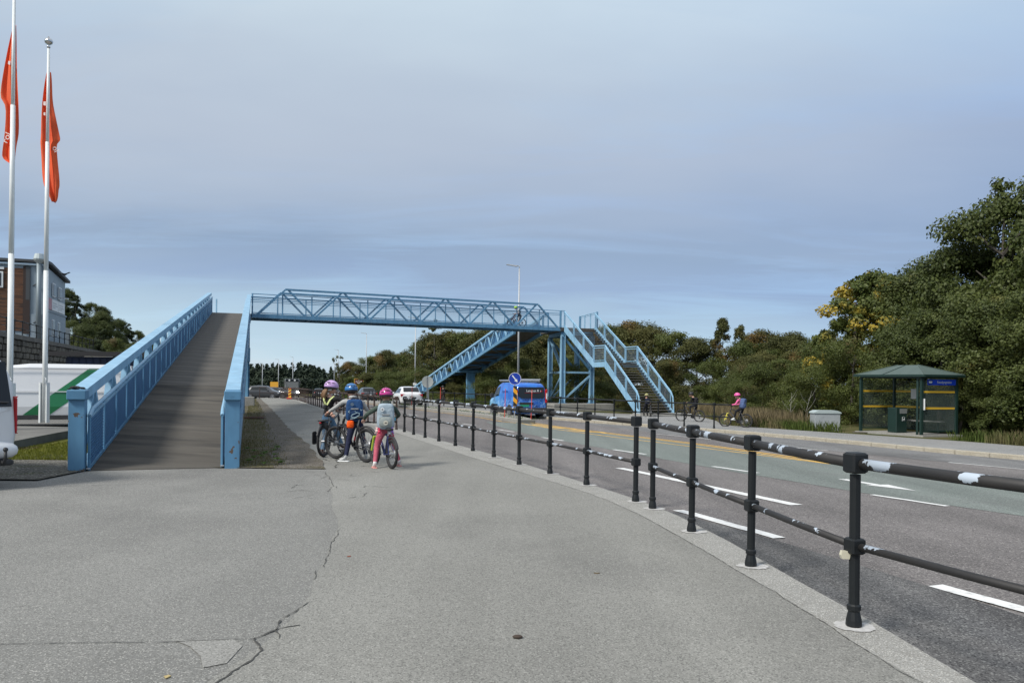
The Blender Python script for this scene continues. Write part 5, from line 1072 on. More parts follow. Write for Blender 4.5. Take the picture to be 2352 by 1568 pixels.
# plan: front-left post, front-right corner, rear-right; the open side faces the road
A=V((15.0,33.1,0)); B=V((16.35,30.75,0)); Cc=V((18.05,31.3,0)); D=A+(Cc-B); zs=G(16.3,31.5)+.10
sl_=(Cc-B).length
shl=thing('bus_shelter','dark green bus shelter with glass walls and a hipped roof beside the road','shelter',(16.5,32,zs))
def Z(p,z): return V((p.x,p.y,zs+z))
pl=[p+(p-(A+B+Cc+D)/4)*.13 for p in (A,B,Cc,D)]
MB().prism([(p.x,p.y) for p in pl],'z',zs-.14,zs).build('plinth',M_conc,shl)
for p in (A,Cc,D,B): MB().beam(Z(p,0),Z(p,2.28),.10,.10,(1,.3,0)).build('post',M_dg,shl)
m2=B+(A-B)*.04; MB().tube([Z(B+(A-B).normalized()*.17,0),Z(B+(A-B).normalized()*.17,2.28)],.05,8).build('post',M_dg,shl)
for a,b in ((A,B),(B,Cc),(Cc,D),(D,A)):
    MB().beam(Z(a,2.32),Z(b,2.32),.12,.10).build('eave_beam',M_dg,shl)
    if (a,b)!=(A,B):
        n_=2 if (a,b)==(Cc,D) else 1
        for k in range(n_):
            p,q=a+(b-a)*(k/n_),a+(b-a)*((k+1)/n_)
            g=MB().beam(Z(p+(q-p)*.04,1.18),Z(p+(q-p)*.96,1.18),.012,2.02).build('glass_panel',M_cglass,shl)
            for z in (1.06,1.72): MB().beam(Z(p+(q-p)*.05,z),Z(p+(q-p)*.95,z),.022,.075).build('yellow_stripe',mat('yellow_film',(.62,.38,.03),.5),g)
            MB().beam(Z(p,.14),Z(q,.14),.06,.05).build('bottom_rail',M_dg,shl)
            if k: MB().beam(Z(p,0),Z(p,2.28),.08,.08,(1,.3,0)).build('post',M_dg,shl)
e=[p+(p-(A+B+Cc+D)/4).normalized()*.30 for p in (A,B,Cc,D)]; ctr=(A+B+Cc+D)/4; r1_=ctr+(A-B)*.17; r2_=ctr-(A-B)*.17
mb=MB(); mb.add([Z(p,2.40) for p in e]+[Z(r1_,2.82),Z(r2_,2.82)],[(0,1,5,4),(1,2,5),(2,3,4,5),(3,0,4)]); mb.build('roof',M_dgr,shl)
for p,q in zip(e,e[1:]+e[:1]): MB().beam(Z(p,2.37),Z(q,2.37),.05,.09).build('gutter',M_dg,shl)
mb=MB().add([Z(p,2.33) for p in e],[(3,2,1,0)]); mb.build('soffit',M_dg,shl)
for p,q in ((e[0],r1_),(e[1],r2_),(e[2],r2_),(e[3],r1_)): MB().beam(Z(p,2.415),Z(q,2.835),.03,.02).build('roof_ridge',M_dgr,shl)
MB().beam(Z(e[0]+(e[1]-e[0])*.42,2.41),Z(r1_+(r2_-r1_)*.4,2.83),.02,.02).build('roof_seam',M_dg,shl)
# bench at the back
bk=(Cc-B).normalized(); bq=(D-Cc).normalized(); MB().beam(Z(Cc+bq*.3-bk*.3,.50),Z(D-bq*.9-bk*.3,.50),.32,.04).build('bench_seat',mat('bench_grey',(.22,.22,.21),.7),shl)
for f in (.5,1.4): p=Cc+bq*f-bk*.3; MB().beam(Z(p,.02),Z(p,.48),.05,.05).build('bench_leg',M_dg,shl)
# name board on the right glass wall
d1=(Cc-B).normalized(); nrm=d1.cross(V((0,0,1)))
pb=B+d1*(sl_*.54); sg=MB().beam(Z(pb-d1*.72,2.11)+nrm*.05,Z(pb+d1*.72,2.11)+nrm*.05,.03,.23).build('name_board',mat('sign_blue',(.008,.055,.55),.4),shl)
o_=Z(pb+d1*.12,2.11)+nrm*.075; text_mesh('Røsslyngveien',.135,M_fr,'lettering',sg,frame(tuple(o_-V(shl.location)),d1,(0,0,1)))
q=Z(pb-d1*.60,2.11)+nrm*.072; MB().beam(q-d1*.11,q+d1*.11,.006,.18).build('bus_symbol_field',mat('sign_blue_dark',(.004,.03,.28),.4),sg); 
for dx,dz,w_,h_ in ((0,.0,.17,.05),(-.0,-.03,.12,.02),(0,.045,.15,.008)): MB().beam(q-d1*w_/2+V((0,0,dz))+nrm*.006,q+d1*w_/2+V((0,0,dz))+nrm*.006,.006,h_).build('bus_symbol',M_fr,sg)
bq_=(B-A).normalized(); MB().beam(Z(Cc+bq*1.55-bk*.02,1.62)-bk*.03,Z(Cc+bq*1.9-bk*.02,1.62)-bk*.03,.02,.42).build('timetable',mat('notice_white',(.62,.63,.62),.5),shl)
p=B+d1*.06+nrm*.07; MB().beam(Z(p,1.0),Z(p,1.45),.012,.09,(nrm.x,nrm.y,0)).build('stop_strip',M_fr,shl)
# litter bin inside
bn_=A+(Cc-B)*.35+(B-A)*.42; lb=thing('litter_bin','dark green litter bin with a pictogram standing inside the bus shelter','bin',(bn_.x,bn_.y,zs),math.atan2(d1.y,d1.x))
L_(MB().cbox((0,0,.52),(.56,.48,1.04),.02),'body',M_dg,lb); L_(MB().box((.08,-.245,.90),(.36,.02,.20)),'flap',mat('bin_flap',(.26,.28,.28),.4,.3),lb); L_(MB().box((.10,-.246,.58),(.15,.012,.17)),'pictogram_frame',M_fr,lb); L_(MB().box((.10,-.250,.58),(.135,.012,.155)),'pictogram_field',M_dg,lb)
L_(MB().prism([(.06,.53),(.11,.53),(.115,.58),(.055,.58)],'y',-.262,-.258).prism([(.115,.53),(.14,.53),(.14,.62),(.12,.625)],'y',-.262,-.258).ell((.13,-.26,.64),(.012,.004,.012),8,5),'pictogram',M_fr,lb)
# cabinet
cb_=thing('utility_cabinet','grey metal utility cabinet with a sloping lid in the grass left of the shelter','cabinet',(14.05,34.55,G(14,34.6)+.0),math.atan2(-1.7,1.9)+R(40))
L_(MB().cbox((0,0,.42),(1.12,.62,.84),.012),'body',mat('cabinet_grey',(.30,.325,.34),.5,0,(.34,.365,.375),2,third=((.2,.21,.21),3,.6,.75)),cb_); L_(MB().prism([(-.60,.80),(.60,.80),(.58,.86),(.42,.93),(-.42,.93),(-.58,.86)],'y',-.35,.35),'lid',mat('cabinet_lid',(.36,.42,.42),.5),cb_)
o=MB().tube([(14.6,33.0,G(14.6,33)+.05),(15.1,32.7,G(15,32.7)+.06),(15.5,32.8,G(15.5,32.8)+.05)],.025,5).build('fallen_branch',M_bark); tag(o,'thin fallen branch on the pavement in front of the grey cabinet','branch')
# ------------------------------------------------------------ traffic island
isl=thing('traffic_island',None,None,(0,0,0)); tag(isl,kind='structure')
NEAR=NI; FARI=[(.95,35.9),(1.0,37.2),(.2,41.5),(-1.7,46.5),(-3.7,51),(-5.4,55),(-8.4,62),(-14.3,78),(-25.4,106)]
sheet('island_surface',M_cobble,lambda y:interp(NI,y)+.1,lambda y:interp(FARI,y)-.1,36.0,104,RD+.15,3,None,isl)
for pl_,sgn in ((NI,1),(FARI,-1)):
    pp=along(pl_,35.7,.9)
    for i,(a,b) in enumerate(zip(pp,pp[1:])):
        if b[1]>70: break
        p,q=V((*a,G(*a)+RD+.075)),V((*b,G(*b)+RD+.075)); d=(q-p).normalized(); L=(q-p).length-.012; m=MB().cbox((0,0,0),(L,.16,.19+random.uniform(-.01,.01)),.02); o=m.build('kerb_stone',M_conc,isl,world=False); o.location=(p+q)/2+V((sgn*.08,0,0)); o.rotation_euler=(0,-math.asin(d.z),math.atan2(d.y,d.x))
MB().cbox((.72,35.72,G(.7,35.7)+RD+.075),(.75,.18,.19),.03,.1).build('kerb_stone',mat('kerb_dark',(.12,.12,.11),.9),isl,world=False)
tufts('island_weeds',lambda rg:(lambda y:(interp(NI,y)+.25+rg.rand()*1.0,y,RD+.15))(rg.uniform(36,60)),500,ML_weed,.10,12,.012)
def isp(x,y): return G(x,y)+RD+.15
sx,sy=.14,37.6; t=thing('keep_right_sign','round blue sign with a white arrow above a yellow and black board','sign',(sx,sy,isp(sx,sy)))
L_(MB().tube([(0,0,0),(0,0,2.15)],.03,8),'post',M_galv,t); L_(MB().tube([(0,-.05,1.92),(0,-.035,1.92)],.30,28),'disc',mat('sign_disc_blue',(.008,.04,.33),.35),t)
L_(MB().tube([(.295*math.cos(k*.2094),-.052,1.92+.295*math.sin(k*.2094)) for k in range(30)],.011,4,closed=True),'rim',M_fr,t)
c,s=math.cos(R(-52)),math.sin(R(-52)); ar=[(-.215,-.028),(.06,-.028),(.06,-.085),(.215,0),(.06,.085),(.06,.028),(-.215,.028)]
L_(MB().prism([(x*c-y*s,1.92+x*s+y*c) for x,y in ar],'y',-.062,-.055),'arrow',M_fr,t)
mbd=L_(MB().box((.02,-.05,1.07),(.19,.02,.98)),'marker_board',mat('marker_black',(.015,.015,.015),.5),t)
for k in range(3):
    z=1.53-k*.45; L_(MB().prism([(-.075,max(.585,z-.02)),(.115,max(.585,z-.19)),(.115,max(.59,z-.41)),(-.075,max(.59,z-.24))],'y',-.068,-.062),'marker_stripe',mat('marker_orange',(.70,.33,.015),.45),mbd)
x,y=-6.15,56.0; t=thing('round_sign_back','round road sign seen from its plain grey back on the island','sign',(x,y,isp(x,y)))
L_(MB().tube([(0,0,0),(0,0,2.15)],.04,8),'post',M_galv,t); L_(MB().tube([(.09,.03,0),(.09,.03,1.2)],.035,8),'post',M_galv,t); L_(MB().tube([(0,.05,1.8),(0,.07,1.8)],.42,28),'disc',mat('sign_back',(.78,.78,.70),.5),t); L_(MB().box((0,.03,1.8),(.06,.03,.7)),'clamp_rail',M_galv,t)
for j,(x,y,l) in enumerate([(-.35,38.2,'left of the blue arrow sign'),(.92,36.5,'right of the blue arrow sign'),(-4.7,50.5,'far along the island, nearer the round sign back'),(-7.6,58.5,'behind the child in the pink helmet, by the white hatchback')]):
    o=MB().tube([(x,y,isp(x,y)),(x+.02,y,isp(x,y)+.7),(x+.03,y,isp(x,y)+1.42)],.019,6).build('snow_pole',mat('snow_pole_red',(.62,.07,.05),.5)); tag(o,'thin red snow pole '+l,'pole','red snow poles on the island')
# ------------------------------------------------------------ street lamps and distant signs
def lamp(x,y,H,label,arm=1.05,sc=1.0,box=False,ang=math.pi):
    z=G(x,y)+.02; t=thing('street_lamp',label,'lamp',(x,y,z),ang,'street lamps along the road'); h=H-z
    L_(MB().tube([(0,0,0),(0,0,h*.5),(0,0,h-.25)],[.095*sc,.08*sc,.055*sc],10),'pole',M_lamp,t,True); L_(MB().tube([(0,0,h-.3),(0,0,h-.06),(.25,0,h)],.04*sc,8),'arm',M_lamp,t)
    L_(MB().prism([(.1,h-.02),(arm*.95,h+.10),(arm,h+.05),(.25,h-.09)],'y',-.13*sc,.13*sc),'lamp_head',M_lamp,t); L_(MB().lathe([(.13,0),(.13,.5),(.10,.55)],10),'sleeve',M_lamp,t)
    if box: L_(MB().box((0,.0,2.3),(.5,.2,.35)),'control_box',M_fr,t)
lamp(.49,61.5,10.85,'nearest tall street lamp rising behind the bridge span'); lamp(-12.96,103,10.05,'white street lamp behind the truss with a small white box on its pole',box=True); lamp(-26.51,140,10.18,'street lamp standing at the brown and yellow sign')
lamp(-47.9,212,9.99,'far street lamp over the rusty railing, taller of two close together',sc=1.3); lamp(-64.64,280,9.99,'farthest street lamp, smaller of two close together',sc=1.5)
lamp(-64.59,227,8.39,'far street lamp directly above the coach',sc=1.3); lamp(-68.81,227,7.57,'far street lamp left of the coach',sc=1.3); lamp(-73.55,227,6.49,'far street lamp nearest to the bridge support column',sc=1.3)
x,y=-26.6,134; t=thing('tourist_sign','brown and yellow direction sign on posts before the tree belt','sign',(x,y,G(x,y)-.1)); b0=1.95
for s in (-.5,.5): L_(MB().tube([(s,0,0),(s,0,b0+1.6)],.05,6),'post',M_galv,t)
L_(MB().box((0,-.08,b0+.85),(1.65,.06,1.65)),'panel',mat('sign_yellow',(.62,.40,.05),.5),t); L_(MB().box((0,-.12,b0+1.12),(1.5,.03,1.0)),'brown_field',mat('sign_brown',(.11,.02,.012),.5),t)
L_(MB().tube([(0,-.14,b0+1.42),(0,-.15,b0+1.42)],.1,12),'emblem',M_fr,t)
for z,w_ in ((1.16,1.1),(.88,.55)): L_(MB().box((0,-.145,b0+z),(w_,.01,.1)),'sign_print',M_fr,t)
L_(MB().box((-.5,-.125,b0+.3),(.35,.02,.26)),'number_field',M_fr,t); L_(MB().box((.25,-.125,b0+.3),(.8,.02,.13)),'sign_print',M_black,t)
x,y=-37,120; t=thing('yellow_sign','blank looking yellow road sign far left near the coach','sign',(x,y,G(x,y)-.1))
for s in (-.45,.45): L_(MB().tube([(s,0,0),(s,0,2.4)],.04,6),'post',M_galv,t)
L_(MB().box((0,-.06,2.0),(1.25,.05,.8)),'panel',mat('sign_orange',(.62,.32,.03),.5),t)
x,y=-20.9,72.5; t=thing('road_barrier_marker','red and yellow striped marker board on a foot at the end of the path','marker',(x,y,G(x,y)))
L_(MB().cbox((0,0,.09),(.5,.35,.18),.03),'foot',mat('barrier_red',(.40,.05,.03),.6),t); L_(MB().box((0,0,.60),(.26,.03,.85)),'board',mat('barrier_yellow',(.75,.55,.05),.5),t)
for k in range(3): L_(MB().prism([(-.13,.25+k*.28),(.13,.40+k*.28),(.13,.54+k*.28),(-.13,.39+k*.28)],'y',-.026,-.018),'stripe',MATS['barrier_red'],t)
o=MB().tube([(-21.3,73.5,G(-21,73)),(-21.3,73.5,G(-21,73)+1.15)],.03,6).tube([(-23.9,73,G(-24,73)+.6),(-21.3,73.5,G(-21,73)+.6)],.03,6).tube([(-23.9,73,G(-24,73)+1.1),(-21.3,73.5,G(-21,73)+1.1)],.03,6).tube([(-23.9,73,G(-24,73)),(-23.9,73,G(-24,73)+1.15)],.03,6).build('path_barrier',M_rustpost); tag(o,'short rusty pipe barrier across the far end of the path','barrier')
# bird
bz=V((-34.94,60,9.55)); m=MB().ell(bz,(.09,.26,.08),8,6); m.ell(bz+V((.02,-.28,.03)),(.05,.09,.05),8,5)
for s in (-1,1): m.add([bz+V((s*.05,-.1,.03)),bz+V((s*.05,.14,.03)),bz+V((s*.42,.10,.17)),bz+V((s*.78,.02,.06)),bz+V((s*.45,-.12,.17)),bz+V((s*.05,-.1,.0)),bz+V((s*.05,.14,.0)),bz+V((s*.42,.10,.15)),bz+V((s*.78,.02,.05)),bz+V((s*.45,-.12,.15))],[(0,1,2,4),(4,2,3),(9,7,6,5),(8,7,9)])
tag(m.build('crow',M_black),'black crow flying low beside the grey building gable','bird')
# drain grate by the path
gx,gy=-10.55,31.6; o=MB().box((gx,gy,G(gx,gy)+.02),(.9,.9,.03)).build('drain_frame',M_rust); t=thing('drain_grate','rusty round topped drain grate in the grass right of the ramp','grate',(gx,gy,G(gx,gy)+.03)); bpy.data.objects.remove(o)
for k in range(9): L_(MB().beam((-.32+k*.08,-.34,.03),(-.32+k*.08,.34,.03),.035,.03),'bar',M_rust,t)
L_(MB().tube([(.38*math.cos(a*.3142),.38*math.sin(a*.3142),.03) for a in range(20)],.035,5,closed=True),'ring',M_rust,t)
# ------------------------------------------------------------ bicycles
def bicycle(label,rear,head,r=.33,wbs=1.0,c=(.03,.03,.035),c2=None,fork=None,lean=0,steer=0,extras=(),tyre=.028,z=None,rack=False,letters=None):
    """rear = ground point under the rear wheel, head = heading in the plane"""
    if z is None: z=G(*rear)
    t=thing('bicycle',label,'bicycle',(rear[0],rear[1],z)); t.rotation_euler=(lean,0,head)
    k=r/.33; fm=mat('bike_'+label.split(' bicycle')[0].replace(' ','_')[:30],c,.35,0,c2 or c,6,.60,.61); fk=fork or fm
    def wheel(cx,par,st=0):
        M_=Matrix.Translation((cx,0,r))@Matrix.Rotation(st,4,'Z')
        def circ(rad,n=28,y=0): return [M_@V((rad*math.cos(6.28318*a/n),y,rad*math.sin(6.28318*a/n))) for a in range(n)]
        w_=L_(MB().tube(circ(r-tyre),tyre,8,closed=True),'wheel',M_tyre,par,True)
        L_(MB().tube(circ(r-tyre*2.1),.011,6,closed=True),'rim',M_dkplastic,w_); L_(MB().tube([M_@V((0,-.05,0)),M_@V((0,.05,0))],.022,8),'hub',M_galv,w_)
        mb=MB()
        for a in range(24):
            an=6.28318*a/24; mb.tube([M_@V((.02*math.cos(an+.9),.03*(-1)**a,.02*math.sin(an+.9))),M_@V(((r-tyre*2.2)*math.cos(an),0,(r-tyre*2.2)*math.sin(an)))],.0016,3,caps=False)
        L_(mb,'spokes',M_galv,w_); return w_
    wheel(0,t); wheel(wbs,t,steer)
    bb=(.42*k,0,r*.86); st_=(.27*k,0,r+.36*k+.02); hd=(wbs-.24*k,0,r+.40*k); hu=(wbs-.285*k,0,r+.52*k)
    L_(MB().tube([hd,bb],.024,8).tube([hu,st_],.021,8).tube([bb,st_],.018,8).tube([hd,hu],.026,8),'frame',fm,t,True)
    L_(MB().tube([(0,.06,r),(.38*k,.045,r*.88)],.011,6).tube([(0,-.06,r),(.38*k,-.045,r*.88)],.011,6).tube([(0,.06,r),st_],.009,6).tube([(0,-.06,r),st_],.009,6),'stays',fm,t)
    F=lambda p:(Matrix.Translation((wbs,0,0))@Matrix.Rotation(steer,4,'Z'))@(V(p)-V((wbs,0,0)))
    L_(MB().tube([F((wbs,.06,r)),F((wbs-.13*k,.06,r+.32*k))],.022 if fork else .014,8).tube([F((wbs,-.06,r)),F((wbs-.13*k,-.06,r+.32*k))],.022 if fork else .014,8).tube([F((wbs-.13*k,-.07,r+.32*k)),F((wbs-.13*k,.07,r+.32*k))],.022,8),'fork',fk,t)
    hb=F((wbs-.31*k,0,r+.66*k)); L_(MB().tube([F((wbs-.285*k,0,r+.5*k)),hb],.016,6).tube([F((wbs-.40*k,-.30,r+.68*k)),F((wbs-.31*k,-.12,r+.665*k)),hb,F((wbs-.31*k,.12,r+.665*k)),F((wbs-.40*k,.30,r+.68*k))],.013,6),'handlebar',M_dkplastic,t)
    L_(MB().tube([F((wbs-.40*k,-.31,r+.68*k)),F((wbs-.355*k,-.19,r+.672*k))],.018,6).tube([F((wbs-.40*k,.31,r+.68*k)),F((wbs-.355*k,.19,r+.672*k))],.018,6),'grip',M_tyre,t)
    sp=(.235*k,0,r+.50*k); L_(MB().tube([st_,sp],.014,6),'seat_post',M_galv,t); L_(MB().ell((sp[0]-.06,0,sp[2]+.03),(.09,.075,.028),10,6).ell((sp[0]+.06,0,sp[2]+.03),(.11,.03,.022),10,6),'saddle',M_tyre,t,True)
    L_(MB().tube([(bb[0],-.06,bb[2]),(bb[0],-.07,bb[2])],.085*k,18),'chainring',M_dkplastic,t); L_(MB().tube([(0,-.06,r),(0,-.035,r)],[.075,.045],18),'cassette',M_galv,t)
    L_(MB().tube([(0,-.055,r+.06),(bb[0],-.065,bb[2]+.08*k)],.005,4).tube([(0.02,-.055,r-.07),(bb[0],-.065,bb[2]-.08*k)],.005,4),'chain',M_dkplastic,t)
    L_(MB().cbox((.02,-.085,r-.10),(.05,.03,.11),.01),'derailleur',M_dkplastic,t)
    for s in (-1,1):
        px=bb[0]+s*.15*k*.9; pz=bb[2]+s*.04; L_(MB().tube([(bb[0],s*.075,bb[2]),(px,s*.09,pz)],.011,6).cbox((px,s*.14,pz),(.10,.09,.02),.004),'pedal',M_dkplastic,t)
    if rack or 'mudguard' in extras:
        L_(MB().tube([( (r+.03)*math.cos(a),0,r+(r+.03)*math.sin(a)) for a in [R(50+12*i) for i in range(10)]],.022,6),'mudguard',M_dkplastic,t)
    if 'light' in extras: L_(MB().cbox((.1*k,0,r+.42*k),(.1,.07,.07),.02),'rear_light',M_red,t)
    if 'kickstand' in extras: L_(MB().tube([(.3,.06,r*.8),(.25,.22,.01)],.009,5),'kickstand',M_galv,t)
    if letters:
        a=V(bb); b=V(hd); m_=(a+b)/2; d=(b-a).normalized(); text_mesh(letters,.055,M_fr,'lettering',t,frame((m_.x,-.027,m_.z),d,(-d.z,0,d.x)))
    return t
# ------------------------------------------------------------ people
M_skin=mat('skin',(.52,.30,.22),.55); M_hairb=mat('light_brown_hair',(.16,.085,.04),.7,0,(.22,.13,.065),40,stretch=(4,4,.6)); M_haird=mat('dark_hair',(.04,.022,.014),.7)
def ik(a,b,l1,l2,hint):
    a,b=V(a),V(b); d=(b-a); L=min(d.length,(l1+l2)*.999); d=d.normalized(); x=(l1*l1-l2*l2+L*L)/(2*L); h=math.sqrt(max(0,l1*l1-x*x)); u=V(hint)-d*V(hint).dot(d); u.normalize(); return a+d*x+u*h, a+d*L
def hand_edges(wrist,dirn,palm_n,s,curl=.6):
    """five separate fingers; returns list of polylines with radii"""
    d=V(dirn).normalized(); n=V(palm_n); n=(n-d*n.dot(d)).normalized(); sd=d.cross(n); w=V(wrist); pc=w+d*.045*s; out=[([w,pc],[.021*s,.026*s])]
    for i,(o,l) in enumerate(((-.028,.062),(-.010,.070),(.010,.066),(.027,.052))):
        b=pc+sd*o*s+d*.02*s; m_=b+(d*math.cos(curl*.5)+n*math.sin(curl*.5))*l*.5*s; e=m_+(d*math.cos(curl*1.6)+n*math.sin(curl*1.6))*l*.5*s; out.append(([b,m_,e],[.0095*s,.0085*s,.0065*s]))
    b=w+d*.02*s-sd*.022*s; m_=b+(-sd*.8+d*.7+n*.3).normalized()*.03*s; e=m_+(d*.8+n*.6-sd*.1).normalized()*.028*s; out.append(([b,m_,e],[.012*s,.010*s,.008*s])); return out
def person(label,loc,H,face,pelvis,chest,head,hands,feet,cols,group=None,knee=None,elbow=None,shoulder_w=None,head_turn=0,toe=None,hand_dir=None,slim=1):
    """positions are given in world metres relative to loc; face = heading of the body"""
    s=H/1.42; t=thing('person',label,'person',loc,0,group)
    f=V((math.cos(face),math.sin(face),0)); r=V((f.y,-f.x,0)); up=V((0,0,1)); pel,che,hd=V(pelvis),V(chest),V(head)
    sw=(shoulder_w or .155)*s; sh=[che+up*.05*s-r*sw, che+up*.05*s+r*sw]; hp=[pel-r*.075*s-up*.03*s, pel+r*.075*s-up*.03*s]; neck=che+up*.13*s+(hd-che)*.12; 
    la,lb=.235*s,.215*s; ll,lc=.345*s,.345*s
    mats=[cols['top'],cols['leg'],cols['shoe'],M_skin,cols.get('cuff',cols['top'])]; segs=[]; V_=[];E_=[];Rd=[]
    def addv(p,rr): V_.append(tuple(p)); Rd.append(rr if isinstance(rr,tuple) else (rr,rr)); return len(V_)-1
    def chain(start,pts,rads,mi):
        a=start
        for p,q in zip(pts,rads): b=addv(p,q); E_.append((a,b)); segs.append((V(V_[a]),V(p),mi)); a=b
        return a
    i0=addv(pel,(.105*s*slim,.085*s*slim)); w1=pel.lerp(che,.45); i1=chain(i0,[w1],[(.095*s*slim,.075*s*slim)],0); i2=chain(i1,[che],[(.115*s*slim,.085*s*slim)],0); segs.append((pel+up*.02,pel-up*.08,1))
    i3=chain(i2,[che+up*.075*s],[(.075*s,.06*s)],0); chain(i3,[neck],[.043*s],3)
    hands_out=[]
    for k in (0,1):
        g=(elbow[k] if elbow else (-r if k==0 else r)*.6-up*.6-f*.4); e_,w_=ik(sh[k],hands[k],la,lb,g)
        j=chain(i2,[sh[k]],[.058*s],0); j=chain(j,[sh[k].lerp(e_,.5),e_,e_.lerp(w_,.5)],[.047*s,.041*s,.037*s],0); j=chain(j,[e_.lerp(w_,.88)],[.032*s],4); j=chain(j,[w_],[.022*s],3); hands_out.append((w_,(w_-e_).normalized()))
    feet_o=[]
    for k in (0,1):
        g=(knee[k] if knee else f); kn,an=ik(hp[k],V(feet[k])+up*.075*s,ll,lc,g)
        j=chain(i0,[hp[k].lerp(kn,.12)],[.085*s*slim],1); j=chain(j,[hp[k].lerp(kn,.55),kn,kn.lerp(an,.45),kn.lerp(an,.9)],[.072*s*slim,.056*s*slim,.050*s*slim,cols.get('hem',.043)*s],1)
        td=V(toe[k]) if toe else f; j=chain(j,[an],[.036*s],2); chain(j,[an-up*.035*s+td*.05*s,an-up*.045*s+td*.13*s],[(.038*s,.036*s),(.034*s,.026*s)],2); feet_o.append((an,td))
    me=bpy.data.meshes.new('body'); me.from_pydata(V_,E_,[]); ob=bpy.data.objects.new('body',me); col.objects.link(ob)
    sk=ob.modifiers.new('k','SKIN'); sk.use_smooth_shade=True; sk.branch_smoothing=.4
    for i,q in enumerate(Rd): me.skin_vertices[0].data[i].radius=q
    me.skin_vertices[0].data[0].use_root=True; su=ob.modifiers.new('s','SUBSURF'); su.levels=2; su.render_levels=2
    dg=bpy.context.evaluated_depsgraph_get(); nm=bpy.data.meshes.new_from_object(ob.evaluated_get(dg)); bpy.data.objects.remove(ob); nm.materials.clear()
    for m in mats: nm.materials.append(m)
    SA=np.array([list(a) for a,b,_ in segs]); SB=np.array([list(b) for a,b,_ in segs]); SM=np.array([m for *_,m in segs]); ctr=np.array([list(p.center) for p in nm.polygons]); dv=SB-SA; ln=np.maximum((dv**2).sum(1),1e-9)
    tt=np.clip(((ctr[:,None,:]-SA[None])*dv[None]).sum(2)/ln[None],0,1); dd=((ctr[:,None,:]-(SA[None]+tt[...,None]*dv[None]))**2).sum(2); nm.polygons.foreach_set('material_index',SM[dd.argmin(1)].astype(np.int32)); nm.polygons.foreach_set('use_smooth',[True]*len(nm.polygons))
    body=bpy.data.objects.new('body',nm); col.objects.link(body); body.parent=t
    for k,(w_,d_) in enumerate(hands_out):
        mb=MB()
        hd_=V(hand_dir[k]) if hand_dir else d_
        for pts,rr in hand_edges(w_,hd_,-up+f*.2,s*.95,.7): mb.tube(pts,rr,6)
        L_(mb,'hand',cols.get('glove',M_skin),t,True)
    for an,td in feet_o:   # soles
        c=an-up*.068*s+td*.045*s; L_(MB().cbox((0,0,0),(.235*s,.082*s,.024),.01),'sole',cols.get('sole',M_fr),t).location=c; t.children[-1].rotation_euler=(0,0,math.atan2(td.y,td.x))
    # head
    hf=V((math.cos(face+head_turn),math.sin(face+head_turn),0)); hr=V((hf.y,-hf.x,0)); Mh=Matrix(((hr.x,hf.x,0,hd.x),(hr.y,hf.y,0,hd.y),(0,0,1,hd.z),(0,0,0,1)))@Matrix.Scale(1.08,4)
    m=MB(); m.X=Mh; q=s; m.ell((0,0,0),(.072*q,.088*q,.105*q),16,12).ell((0,.03*q,-.055*q),(.052*q,.055*q,.05*q),12,8); m.prism([(-.012*q,-.02*q),(.012*q,-.02*q),(0,.025*q)],'y',.07*q,.105*q)
    for sd in (-1,1): m.ell((sd*.073*q,0,-.012*q),(.012*q,.02*q,.03*q),8,6)
    hh=L_(m,'head',M_skin,t,True)
    m=MB(); m.X=Mh
    for sd in (-1,1): m.ell((sd*.028*q,.082*q,.008*q),(.011*q,.008*q,.007*q),8,5)
    L_(m,'eyes',M_black,hh); m=MB(); m.X=Mh; m.ell((0,.085*q,-.05*q),(.022*q,.008*q,.006*q),8,5); L_(m,'mouth',mat('lips',(.35,.12,.10),.5),hh)
    m=MB(); m.X=Mh; m.ell((0,-.014*q,.018*q),(.080*q,.090*q,.105*q),14,8,-.62,1)
    if cols.get('hair'): L_(m,'hair',cols['hair'],t,True)
    return t,Mh,s,(f,r,sh,che,pel)
